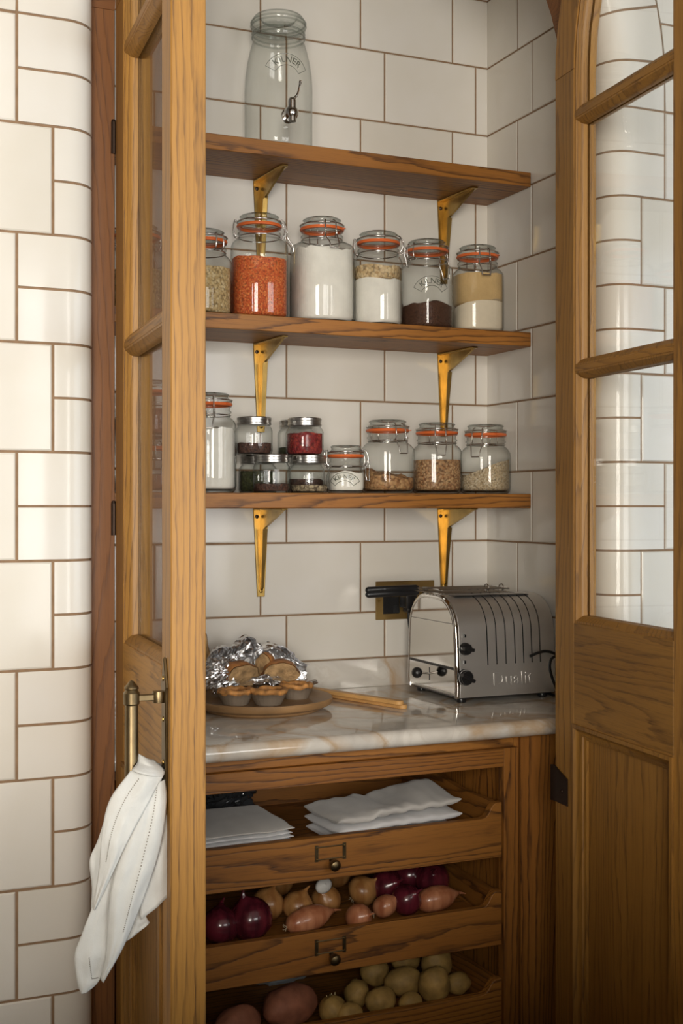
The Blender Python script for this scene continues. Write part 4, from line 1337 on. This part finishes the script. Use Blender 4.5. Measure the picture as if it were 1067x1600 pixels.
# --- the wooden plate with foil parcel, bread and pies
PXC, PYC = 0.846, 2.335
DARKW = simple('turned_wood', (0.29, 0.165, 0.070), 0.5, var=0.25, vscale=12)
bd = part('wooden_plate', lathe([(0.0, 0.0), (0.112, 0.0), (0.116, 0.003), (0.117, 0.006), (0.128, 0.0085), (0.1355, 0.0125), (0.1385, 0.0175), (0.1390, 0.0225), (0.1375, 0.0255), (0.130, 0.0250), (0.122, 0.0240), (0.118, 0.0228), (0.0, 0.0225)], 56), DARKW, None, loc=(PXC, PYC, ZW), angle=30)
tag(bd, 'round turned wooden plate holding pies and a foil parcel', 'plate')
ZPL = ZW + 0.0228

CRUST = simple('pastry_crust', (0.50, 0.235, 0.070), 0.62, var=0.45, vscale=70, bump=0.5, bscale=120)
FILL = simple('pie_filling', (0.36, 0.12, 0.030), 0.42, var=0.5, vscale=60, bump=0.5, bscale=150)
CUPFOIL = simple('dull_foil', (0.36, 0.29, 0.22), 0.5, 0.5, var=0.15)
def pie(label, x, y, r, rot, lift=0.0):
    t = thing('small_pie', label, 'pie', (x, y, ZPL + lift), rot, 'small open pies on the wooden plate')
    n = 64
    V, F = [], []
    rows = [(0.62, 0.0008, 0), (0.68, 0.0, 0.2), (0.85, 0.012, 0.7), (0.985, 0.0225, 1), (1.03, 0.0230, 1)]
    for q, z, f in rows:
        for k in range(n):
            a = 2 * pi * k / n
            rr = r * q * (1 + 0.022 * f * cos(24 * a))
            V.append((rr * cos(a), rr * sin(a), z))
    for i in range(len(rows) - 1):
        for k in range(n):
            k2 = (k + 1) % n
            F.append([i * n + k, i * n + k2, (i + 1) * n + k2, (i + 1) * n + k])
    F.append(list(range(n)))
    part('foil_cup', (V, F), CUPFOIL, t, angle=60)
    sd = x * 50
    def rim(u, v):
        a = 2 * pi * u
        w = noise.noise(Vector((cos(a) * 2.2 + sd, sin(a) * 2.2, 1.0)))
        w2 = noise.noise(Vector((cos(a) * 6 + sd, sin(a) * 6, 4.0)))
        R0 = r * (0.87 + 0.05 * w); b = 2 * pi * v
        th_ = r * (0.17 + 0.03 * w2)
        return Vector(((R0 + th_ * cos(b)) * cos(a), (R0 + th_ * cos(b)) * sin(a), 0.0255 + 0.005 * w + 0.0055 * sin(b)))
    V, F = grid_vf(40, 9, lambda u, v: rim(u, v), True)
    part('pastry_rim', (V, F), CRUST, t, angle=80)
    def ctr(u, v):
        a = 2 * pi * u; q = r * 0.82 * v
        w = noise.noise(Vector((q * cos(a) * 80 + sd, q * sin(a) * 80, 2)))
        return Vector((q * cos(a), q * sin(a), 0.0215 + 0.0035 * w))
    part('filling', grid_vf(24, 6, ctr, True), FILL, t, angle=80)
    return t
pie('small golden pie in a foil cup, the left one on the wooden plate', X(368, 2.275), 2.275, 0.0345, 0.3)
pie('small golden pie in a foil cup, nearest the plate\'s front edge', X(419, 2.250), 2.250, 0.0360, 1.2)
pie('small golden pie in a foil cup, the right one on the wooden plate', X(463, 2.300), 2.300, 0.0330, 2.1)

FOIL = simple('crumpled_foil', (0.82, 0.82, 0.83), 0.24, 1.0)
def foil_parcel():
    cx, cy = X(405, 2.385), 2.385
    t = thing('foil_parcel', 'crumpled silver foil parcel opened around pieces of bread', 'foil', (cx, cy, ZPL + 0.0062))
    def rid(p, f, sd):
        return 1 - 2 * abs(noise.noise(p * f + Vector((sd, sd * 2, sd * 3))))
    def fn(u, v):
        x = (u - 0.5) * 0.215
        e = 1 - (abs(u - 0.5) * 2) ** 3
        # section: front lip, trough, high back, curled top
        pts = [(-0.040, 0.026), (-0.056, 0.012), (-0.030, 0.002), (0.010, 0.006), (0.036, 0.030), (0.048, 0.068), (0.036, 0.092), (0.008, 0.088)]
        f = v * (len(pts) - 1); i = min(int(f), len(pts) - 2); q = f - i
        y = pts[i][0] * (1 - q) + pts[i + 1][0] * q
        z = pts[i][1] * (1 - q) + pts[i + 1][1] * q
        hk = (0.60 + 0.40 * e) * (1.0 + 0.38 * noise.noise(Vector((u * 4.5 + 3.1, v * 1.5, 0.7))))
        z *= hk * (1.0 - 0.35 * max(0, (u - 0.62) / 0.38))
        y = y * (0.7 + 0.3 * e)
        p = Vector((x, y, z))
        g = p * 1.0
        d = Vector((rid(g, 26, 1.1), rid(g, 26, 5.7), rid(g, 26, 9.3))) * 0.0075 + Vector((rid(g, 62, 2.2), rid(g, 62, 6.1), rid(g, 62, 3.3))) * 0.0034
        p += d
        p.z = max(p.z, 0.0010 + 0.001 * u)
        return p
    part('foil_sheet', grid_vf(60, 46, fn), FOIL, t, smooth=False)
    # the left end: foil gathered into a lump
    V, F = blob(0.040, 0.036, 0.034, 0.30, 9.0, 4, 44, 30)
    part('foil_gather', (V, F), FOIL, t, smooth=False, loc=(-0.080, -0.010, 0.034))
    return t
foil_parcel()

CRUMB = simple('bread_crumb', (0.40, 0.25, 0.115), 0.9, var=0.42, vscale=55, bump=0.8, bscale=160)
BCRUST = simple('bread_crust', (0.42, 0.175, 0.05), 0.6, var=0.45, vscale=40, bump=0.5, bscale=100)
def bread_piece(label, x, y, z, w, h, d, tilt, rz, cat='bread', grp='pieces of bread in the foil'):
    t = thing('bread_piece', label, cat, (x, y, z), rz, grp)
    sd = x * 31
    def out(a):
        q = 1 + 0.22 * noise.noise(Vector((cos(a) * 1.6 + sd, sin(a) * 1.6, 0))) + 0.06 * noise.noise(Vector((cos(a) * 5 + sd, sin(a) * 5, 0)))
        flat = 0.72 if sin(a) < 0 else 1.0
        return (w * 0.5 * q * cos(a), h * 0.5 * q * sin(a) * flat)
    n = 30
    V, F = [], []
    for k, (yy, q) in enumerate(((0.0, 1.0), (d * 0.3, 1.02), (d * 0.75, 0.92), (d * 1.0, 0.60), (d * 1.06, 0.10))):
        for i in range(n):
            px_, pz = out(2 * pi * i / n)
            V.append((px_ * q, yy, pz * q + h * 0.36))
    for k in range(4):
        for i in range(n):
            i2 = (i + 1) % n
            F.append([k * n + i, k * n + i2, (k + 1) * n + i2, (k + 1) * n + i])
    M = Matrix.Translation((0, 0, h * 0.36)) @ Matrix.Rotation(tilt, 4, 'X') @ Matrix.Translation((0, 0, -h * 0.36))
    part('crust', xf((V, F), M), BCRUST, t, angle=60)
    def face(u, v):
        a = 2 * pi * u; px_, pz = out(a); q = 0.97 * v
        return M @ Vector((px_ * q, -0.001 - 0.004 * (1 - v * v) * (0.6 + noise.noise(Vector((px_ * q * 60 + sd, pz * q * 60, 3)))), pz * q + h * 0.36))
    part('crumb', grid_vf(30, 8, face, True), CRUMB, t, angle=80)
    return t
bread_piece('cut bread piece lying left in the foil parcel', X(379, 2.350), 2.350, ZPL + 0.024, 0.078, 0.050, 0.034, 0.35, 0.30)
bread_piece('crusty bread piece standing tilted in the middle of the foil', X(412, 2.372), 2.372, ZPL + 0.026, 0.042, 0.064, 0.026, 0.1, -0.9)
bread_piece('cut bread piece lying right in the foil parcel', X(440, 2.346), 2.346, ZPL + 0.023, 0.074, 0.050, 0.034, 0.30, -0.25)
bread_piece('half loaf standing behind the plate, mostly hidden by the door edge', 0.736, 2.468, ZW + 0.004, 0.112, 0.172, 0.045, -0.05, 0.15, grp=None)

# --- wooden tongs
TONG = simple('beech', (0.66, 0.37, 0.13), 0.5, var=0.18, vscale=25)
tg = thing('wooden_tongs', 'pair of pale wooden toast tongs lying on the worktop', 'tongs', (1.1015, 2.2200, ZW), math.atan2(2.455 - 2.22, 1.015 - 1.1015))
for i, (dy, dz, ry) in enumerate(((-0.004, 0.0, 0.0), (0.006, 0.0088, 0.006))):
    n = 8
    outl = [(0.262, -0.0095), (0.262, 0.0095)] + [(0.009 - 0.010 * sin(pi * k / n), 0.0095 * cos(pi * k / n)) for k in range(n + 1)]
    part('slat', xf(prism(outl, 'z', 0.0, 0.0085, 0.0015), Matrix.Translation((0, dy, dz)) @ Matrix.Rotation(0.012 * (1 if i else -1), 4, 'Z')), TONG, tg)
part('hinge_block', box(0.236, 0.262, -0.010, 0.012, 0.0083, 0.0090), TONG, tg)

# ================================================================== IN THE TRAYS
LINW = linen_mat('white_linen', (0.74, 0.74, 0.75))
LING = linen_mat('grey_linen', (0.58, 0.56, 0.53))

def folded_cloth(label, x, y, z, w, d, th, mat, rz, seed, wav=0.004, grp=None, sag=0.0):
    """one folded cloth: a soft slab, folded edge on the left, open layers on the right"""
    n_u, n_v = 40, 26
    s = Vector((seed * 3.7, seed * 1.3, 0))
    def fn(u, v):
        # closed section round the slab (v), running along its width (u)
        xx = (u - 0.5) * w
        b = 2 * pi * v
        cy_, cz_ = cos(b), sin(b)
        yy = d / 2 * (abs(cy_) ** 0.5) * (1 if cy_ > 0 else -1)
        zz = th / 2 * (abs(cz_) ** 0.6) * (1 if cz_ > 0 else -1)
        e = min(1.0, (1 - abs(u - 0.5) * 2) * 6)
        zz *= 0.35 + 0.65 * sqrt(max(0, e))
        wv = wav * noise.noise(Vector((xx * 14, yy * 10, 0)) + s) + wav * 0.4 * noise.noise(Vector((xx * 40, yy * 22, 2)) + s)
        pl_ = 0.0012 * sin(yy * 0 + zz / th * 26) if abs(cy_) > 0.6 else 0
        return Vector((xx + pl_ + 0.004 * noise.noise(Vector((yy * 20, zz * 80, 5)) + s), yy + 0.003 * noise.noise(Vector((xx * 22, zz * 120, 9)) + s), th / 2 + zz + wv + sag * (xx / w + 0.5) ** 1.5))
    V, F = grid_vf(n_u, n_v, fn)
    m = len(V)
    F.append([k * n_u for k in range(n_v)]); F.append([k * n_u + n_u - 1 for k in range(n_v)])
    zm_ = min(p.z for p in V)
    if zm_ < 0.0002: V = [Vector((p.x, p.y, max(p.z, 0.0002))) for p in V]
    o = part('folded_napkin', (V, F), mat, None, angle=70, loc=(x, y, z), rot=(0, 0, rz))
    return tag(o, label, 'napkin', grp)

zt1 = ZC + BASES[0] + 0.0006
WAVE = {}
def pile(n, names, fmt, x, y, w, d, th, mats, rz, wav, grp, rise, seed):
    for i in range(n):
        folded_cloth(fmt % names[i], x + random.uniform(-0.003, 0.003), y + random.uniform(-0.003, 0.003), zt1 + i * (th + 0.0004), w + random.uniform(-0.008, 0.004), d, th, mats[i], rz + random.uniform(-0.02, 0.02), seed, wav * (0.15 + 0.85 * i / (n - 1)), grp, rise * i / (n - 1))
pile(6, ('lowest', 'second', 'third', 'fourth', 'fifth', 'topmost'), 'white folded napkin left in the top tray, %s of its pile', X(395, 2.16) - 0.050, 2.19, 0.205, 0.20, 0.0078, [LINW] * 5 + [LING], 0.02, 0.004, 'pile of white napkins in the top tray', 0.0, 3)
pile(3, ('lowest', 'middle one', 'topmost'), 'crumpled linen cloth right in the top tray, %s of its pile', X(597, 2.17), 2.165, 0.262, 0.15, 0.0185, [LINW, LINW, LING], 0.05, 0.018, 'pile of linen cloths in the top tray', 0.020, 21)
bagm = simple('dark_cellophane', (0.03, 0.032, 0.035), 0.12, 0.0, coat=0.6)
bg_ = thing('cellophane_bag', 'crumpled dark shiny cellophane bag behind the white napkins', 'bag', (X(352, 2.36), 2.36, zt1))
V, F = blob(0.055, 0.032, 0.036, 0.42, 9.0, 8, 30, 20)
part('bag_body', [[Vector((p[0], p[1], max(p[2], -0.030) + 0.030)) for p in V], F], bagm, bg_, smooth=False)
V, F = blob(0.026, 0.016, 0.016, 0.4, 9.0, 3, 20, 14)
part('bag_neck', (V, F), bagm, bg_, smooth=False, loc=(0.040, 0.0, 0.058))

# --- onions and shallots
RED = streaked('red_onion_skin', (0.055, 0.008, 0.014), (0.15, 0.018, 0.030), (60, 60, 9), 0.22, 0.35)
BRO = streaked('brown_onion_skin', (0.30, 0.125, 0.035), (0.50, 0.25, 0.085), (60, 60, 9), 0.34, 0.15)
SHA = streaked('shallot_skin', (0.36, 0.115, 0.050), (0.56, 0.24, 0.12), (70, 70, 10), 0.30, 0.25)
STEM = simple('dry_stem', (0.42, 0.27, 0.13), 0.8, var=0.3)
ROOT = simple('dry_roots', (0.50, 0.40, 0.26), 0.9)
PAPERY = simple('papery_skin', (0.62, 0.60, 0.56), 0.55)

def bulb(name, label, x, y, z, r, hgt, mat, grp, tilt=(0, 0), rz=0.0, neck=0.35, cat='onion', seed=1):
    """an onion: bulb swelling low, pinched neck with dry tip, root tuft below"""
    t = thing(name, label, cat, (x, y, z), rz, grp)
    prof_ = [(0.02, 0.0), (0.30, 0.012), (0.62, 0.07), (0.88, 0.20), (1.0, 0.40), (0.965, 0.55), (0.84, 0.69), (0.63, 0.80), (0.40, 0.88), (0.24, 0.94), (0.14, 1.0)]
    seg = 26; V, F = [], []
    n = len(prof_)
    for k in range(seg):
        a = 2 * pi * k / seg
        w = 1 + 0.035 * noise.noise(Vector((cos(a) * 1.5 + seed, sin(a) * 1.5, seed)))
        for q, zz_ in prof_:
            V.append(Vector((r * q * w * cos(a), r * q * w * sin(a), hgt * zz_)))
    for k in range(seg):
        k2 = (k + 1) % seg
        for i in range(n - 1): F.append([k * n + i, k2 * n + i, k2 * n + i + 1, k * n + i + 1])
    F.append([k * n for k in range(seg)]); F.append([k * n + n - 1 for k in range(seg)][::-1])
    tip = tube(smooth_path([(0, 0, hgt * 0.96), (0.002, 0.001, hgt * 1.06), (0.006, 0.002, hgt * (1.10 + neck * 0.2))], 4), r * 0.15, 7, taper=[1, 0.9, 0.8, 0.75, 0.6, 0.5, 0.4, 0.4, 0.2])
    tuft = join(*[tube([(0, 0, hgt * 0.01), (0.004 * cos(a), 0.004 * sin(a), -0.004), (0.007 * cos(a + 0.5), 0.007 * sin(a + 0.5), -0.006 + 0.002 * (k % 2))], 0.0007, 4) for k, a in enumerate([0.3, 1.4, 2.6, 3.7, 4.9, 5.8])])
    M = Matrix.Rotation(tilt[0], 4, 'X') @ Matrix.Rotation(tilt[1], 4, 'Y')
    b_ = xf((V, F), M)
    low = min(min(p.z for p in b_[0]), min(p.z for p in xf(tuft, M)[0]))
    sh = Matrix.Translation((0, 0, -low))
    part('skin', xf(b_, sh), mat, t, angle=80)
    part('dry_neck', xf(tip, sh @ M), mat, t)
    part('root_tuft', xf(tuft, sh @ M), ROOT, t)
    return t

zt2 = ZC + BASES[1] + 0.0006
GR, GB, GS = 'red onions in the middle tray', 'brown onions in the middle tray', 'shallots in the middle tray'
def red(label, px, Y, r, h, tilt=(0, 0), rz=0.0, lift=0.0): return bulb('red_onion', label, X(px, Y), Y, zt2 + lift, r * 1.12, h * 1.08, RED, GR, tilt, rz, seed=px * 0.1)
def bro(label, px, Y, r, h, tilt=(0, 0), rz=0.0, lift=0.0): return bulb('brown_onion', label, X(px, Y), Y, zt2 + lift, r * 1.12, h * 1.05, BRO, GB, tilt, rz, seed=px * 0.1)
def sha(label, px, Y, r, h, tilt=(0, 0), rz=0.0, lift=0.0): return bulb('shallot', label, X(px, Y), Y, zt2 + lift, r * 1.15, h * 1.15, SHA, GS, tilt, rz, cat='shallot', seed=px * 0.1)
red('red onion leftmost in the middle tray, against the door edge', 343, 2.110, 0.031, 0.064, (-0.5, 0.2))
red('large upright red onion with twisted neck, second from the left', 400, 2.125, 0.036, 0.074, (0.1, -0.35))
bro('brown onion behind the two red onions at the left', 412, 2.215, 0.028, 0.060, (0.3, 0.2))
bro('round brown onion right of the upright red onion', 456, 2.185, 0.026, 0.056, (0.2, 0.4))
sha('long pink shallot lying along the tray front in the middle', 448, 2.118, 0.021, 0.086, (0.0, 1.42), 0.12)
sha('short shallot standing root outward in the middle of the tray', 548, 2.120, 0.021, 0.046, (1.2, 0.3))
sha('small shallot right of the root-outward one', 585, 2.150, 0.018, 0.046, (0.5, 0.9))
bro('brown onion behind the long shallot in the middle tray', 514, 2.215, 0.026, 0.054, (0.6, -0.5))
bro('brown onion near the tray centre beside the dry-necked red onion', 552, 2.235, 0.027, 0.054, (0.5, 0.7))
red('red onion with dry root facing out, behind the small shallots', 592, 2.245, 0.030, 0.062, (1.1, 0.2))
red('red onion in front of the back row, beside the long right shallot', 622, 2.160, 0.0265, 0.056, (0.9, 0.3))
red('red onion in the back row above the right shallot', 634, 2.265, 0.029, 0.063, (0.2, 0.2))
red('red onion rightmost in the back row of the middle tray', 673, 2.240, 0.0315, 0.063, (0.9, -0.3))
sha('long pink shallot lying at the right end of the middle tray', 651, 2.138, 0.0215, 0.078, (0.0, 1.45), -0.05)
bro('brown onion far back in the middle tray', 430, 2.345, 0.028, 0.056, (0.3, 0.1))
bro('dark brown onion far back behind the tray centre', 520, 2.350, 0.028, 0.056, (0.3, 0.1))
pk = part('skin_flake', grid_vf(20, 6, lambda u, v: Vector((0.019 * v * cos(2 * pi * u), 0.014 * v * sin(2 * pi * u), 0.008 * (1 - v * v))), True), PAPERY, None, loc=(X(506, 2.180), 2.180, zt2 + 0.064), rot=(1.05, -0.35, 0.3))
pk.modifiers.new('thickness', 'SOLIDIFY').thickness = 0.0006
tag(pk, 'loose white papery flake lying on the onions', 'onion skin')

# --- potatoes
POT = simple('potato_skin', (0.46, 0.285, 0.085), 0.6, var=0.28, vscale=45, bump=0.35, bscale=90)
SWP = simple('sweet_potato_skin', (0.36, 0.135, 0.075), 0.65, var=0.3, vscale=35, bump=0.4, bscale=70)
zt3 = ZC + BASES[2] + 0.0006
def potato(name, label, px, Y, rx, ry, rz_, rot, mat, grp, seed, sprouts=0, cat='potato', lift=0.0):
    t = thing(name, label, cat, (X(px, Y), Y, zt3 + lift), rot, grp)
    V, F = blob(rx * 1.1, ry * 1.1, rz_ * 1.04, 0.12, 2.6, seed, 28, 17)
    low = min(p.z for p in V)
    part('skin', [[p - Vector((0, 0, low)) for p in V], F], mat, t, angle=80)
    if sprouts:
        for k in range(sprouts):
            a = 1.0 + seed + k * 0.7
            p = Vector((rx * 0.93 * cos(a * 0.2 + k * 0.5), -ry * 0.4 * sin(a), -low + rz_ * 0.55))
            part('sprout', join(*[tube([p, p + Vector((0.004 * cos(b), 0.004 * sin(b), 0.004)), p + Vector((0.005 * cos(b), 0.005 * sin(b), 0.010))], 0.0016, 5, taper=[1.2, 1, 0.6]) for b in (0.2, 2.0, 4.1)]), simple('sprout', (0.62, 0.50, 0.28), 0.6), t)
    return t
GP, GSP = 'potatoes in the bottom tray', 'sweet potatoes in the bottom tray'
potato('sweet_potato', 'leftmost sweet potato in the bottom tray, beside the door edge', 372, 2.115, 0.046, 0.028, 0.029, 0.35, SWP, GSP, 1, cat='sweet potato')
potato('sweet_potato', 'large sweet potato in the bottom tray next to the potatoes', 452, 2.135, 0.056, 0.033, 0.0365, 0.40, SWP, GSP, 2, cat='sweet potato')
potato('potato', 'sprouting potato leftmost of the heap', 519, 2.118, 0.026, 0.022, 0.0235, 0.6, POT, GP, 3, 2)
potato('potato', 'small potato in front of the sprouting leftmost one', 546, 2.098, 0.024, 0.018, 0.0195, 0.2, POT, GP, 4)
potato('potato', 'potato in the second row behind the front left ones', 557, 2.165, 0.023, 0.022, 0.0260, 0.9, POT, GP, 5, 1)
potato('potato', 'potato in the back row, left of its centre', 586, 2.250, 0.028, 0.022, 0.0250, 0.1, POT, GP, 6, 1)
potato('potato', 'potato in the middle of the front row', 594, 2.125, 0.029, 0.022, 0.0225, 0.15, POT, GP, 7)
potato('potato', 'large potato in the middle of the heap', 631, 2.180, 0.036, 0.024, 0.0265, -0.2, POT, GP, 8)
potato('potato', 'potato in the back row beside the sprouting rear one', 634, 2.290, 0.030, 0.023, 0.0280, 0.2, POT, GP, 9)
potato('potato', 'small potato low at the front, right of the centre', 641, 2.104, 0.021, 0.016, 0.0180, 0.0, POT, GP, 10)
potato('potato', 'large potato at the right of the front row', 678, 2.130, 0.029, 0.027, 0.0330, -0.3, POT, GP, 11)
potato('potato', 'sprouting potato highest at the back right', 682, 2.225, 0.031, 0.027, 0.0345, 0.3, POT, GP, 12, 1)
potato('potato', 'small potato at the far right end of the heap', 715, 2.150, 0.024, 0.020, 0.0200, 0.1, POT, GP, 13)
pb = part('paper_bag', (lambda vf: ([Vector((p[0], p[1], max(p[2], -0.022) + 0.022)) for p in vf[0]], vf[1]))(blob(0.085, 0.035, 0.030, 0.25, 6.0, 5, 26, 16)), simple('blue_grey_paper', (0.24, 0.27, 0.29), 0.6, var=0.2), None, smooth=False, loc=(X(432, 2.36), 2.36, zt3))
tag(pb, 'crumpled blue grey paper bag at the back of the bottom tray', 'paper bag')

# ================================================================== THE TOWEL ON THE HANDLE
LIN = linen_mat('towel_linen', (0.66, 0.655, 0.62))
TY = 1.498
def TP(zx, zy, d):
    """point of the cloth: read in the enlarged view, d = distance in front of the bar's plane"""
    px = 100 + zx / 2.758; py = 1020 + zy / 2.758
    y = TY - d
    x = X(px, y)
    return Vector((x, y, ZC + Zat(py, x, y)))

def cloth_panel(left, right, nu=16, nv=34, bulge=0.006, wr=0.0014, seed=0.0, ripples=0.0):
    """left / right: lists of (zx, zy, d) down the two edges"""
    Lp = smooth_path([TP(*p) for p in left], 8); Rp = smooth_path([TP(*p) for p in right], 8)
    def at_(P, v):
        f = v * (len(P) - 1); i = min(int(f), len(P) - 2); q = f - i
        return P[i] * (1 - q) + P[i + 1] * q
    toward = Vector((-sin(YAW * 0.6), -cos(YAW * 0.6), 0))
    def fn(u, v):
        a, b = at_(Lp, v), at_(Rp, v)
        p = a * (1 - u) + b * u
        p = p + toward * (bulge * sin(pi * u) + ripples * sin(u * 9.0 + seed) * sin(pi * u))
        p = p + toward * (wr * noise.noise(Vector((u * 3.0 + seed, v * 5.0, seed))) * 2 + wr * 0.5 * noise.noise(Vector((u * 9 + seed, v * 14.0, seed * 2))))
        return p
    return fn, nu, nv

PAN = []
# wrap over the bar
PAN.append(cloth_panel([(318, 432, -0.010), (318, 470, -0.002), (292, 506, 0.010)], [(385, 462, -0.016), (432, 505, 0.000), (424, 535, 0.010)], 12, 12, 0.010, 0.001, 1.0))
PAN.append(cloth_panel([(330, 440, -0.018), (330, 520, -0.018)], [(418, 480, -0.020), (440, 570, -0.018)], 10, 10, 0.004, 0.001, 2.0))
# back right sheet
PAN.append(cloth_panel([(340, 540, -0.006), (330, 760, -0.004), (320, 960, -0.002), (330, 1150, 0.0)], [(436, 560, -0.010), (456, 720, -0.006), (446, 860, -0.004), (457, 1040, -0.006)], 14, 30, 0.005, 0.002, 3.0))
# small back corner
PAN.append(cloth_panel([(330, 1010, -0.010), (290, 1130, -0.008), (262, 1248, -0.006)], [(360, 1080, -0.010), (352, 1130, -0.010), (368, 1164, -0.010)], 10, 14, 0.003, 0.002, 4.0))
# left back fold
PAN.append(cloth_panel([(200, 640, -0.006), (150, 800, -0.004), (112, 890, -0.002), (122, 1010, -0.004), (116, 1112, -0.006)], [(240, 660, 0.0), (210, 800, 0.0), (190, 900, 0.0), (176, 1010, 0.0), (150, 1090, 0.0)], 10, 24, 0.003, 0.002, 5.0))
# lower left tip
PAN.append(cloth_panel([(232, 880, 0.002), (150, 1030, 0.006), (70, 1230, 0.008), (46, 1310, 0.008), (58, 1420, 0.008), (74, 1464, 0.008)], [(262, 900, 0.000), (215, 1060, 0.004), (190, 1240, 0.008), (180, 1340, 0.010), (152, 1410, 0.010), (100, 1460, 0.009)], 14, 36, 0.004, 0.0015, 6.0))
# long middle fold
PAN.append(cloth_panel([(330, 560, 0.004), (270, 800, 0.010), (215, 960, 0.013), (192, 1120, 0.014), (182, 1300, 0.014), (160, 1400, 0.010)], [(436, 545, 0.002), (442, 650, 0.006), (412, 850, 0.010), (345, 1050, 0.012), (262, 1250, 0.013), (172, 1412, 0.011)], 18, 44, 0.009, 0.002, 7.0, 0.0015))
# front band, hem upwards
PAN.append(cloth_panel([(287, 508, 0.010), (200, 630, 0.013), (164, 770, 0.014), (152, 930, 0.013), (128, 1095, 0.010)], [(428, 528, 0.010), (345, 680, 0.018), (279, 800, 0.020), (236, 890, 0.019), (132, 1108, 0.012)], 18, 36, 0.005, 0.0018, 8.0, 0.001))
tw = thing('tea_towel', 'off-white linen tea towel slung over the brass door handle', 'towel', tuple(TP(250, 1464, 0.0)))
M_tw = Matrix.Translation(-Vector(tw.location))
parts_ = [grid_vf(nu, nv, fn) for fn, nu, nv in PAN]
cl = part('cloth', xf(join(*parts_), M_tw), LIN, tw, angle=70)
sol = cl.modifiers.new('thickness', 'SOLIDIFY'); sol.thickness = 0.0016; sol.offset = 0
def stitches(fn, path, n, off=0.0016):
    out = []
    def at_(f):
        f *= (len(path) - 1); i = min(int(f), len(path) - 2); q = f - i
        u = path[i][0] * (1 - q) + path[i + 1][0] * q; v = path[i][1] * (1 - q) + path[i + 1][1] * q
        p = fn(u, v) + Vector((-0.3, -0.95, 0)) * off
        return p
    for k in range(n):
        a = at_((k + 0.2) / n); b = at_((k + 0.62) / n)
        out.append(tube([a, b], 0.00055, 4))
    return join(*out)
sm_ = simple('hem_thread', (0.20, 0.17, 0.13), 0.9)
part('stitching', xf(stitches(PAN[7][0], [(0.36, 0.04), (0.36, 0.30), (0.34, 0.55), (0.30, 0.72)], 46), M_tw), sm_, tw)
part('stitching', xf(stitches(PAN[6][0], [(0.68, 0.03), (0.62, 0.30), (0.60, 0.55), (0.62, 0.72)], 56), M_tw), sm_, tw)
part('stitching', xf(stitches(PAN[5][0], [(0.45, 0.55), (0.62, 0.76), (0.9, 0.76)], 22), M_tw), sm_, tw)
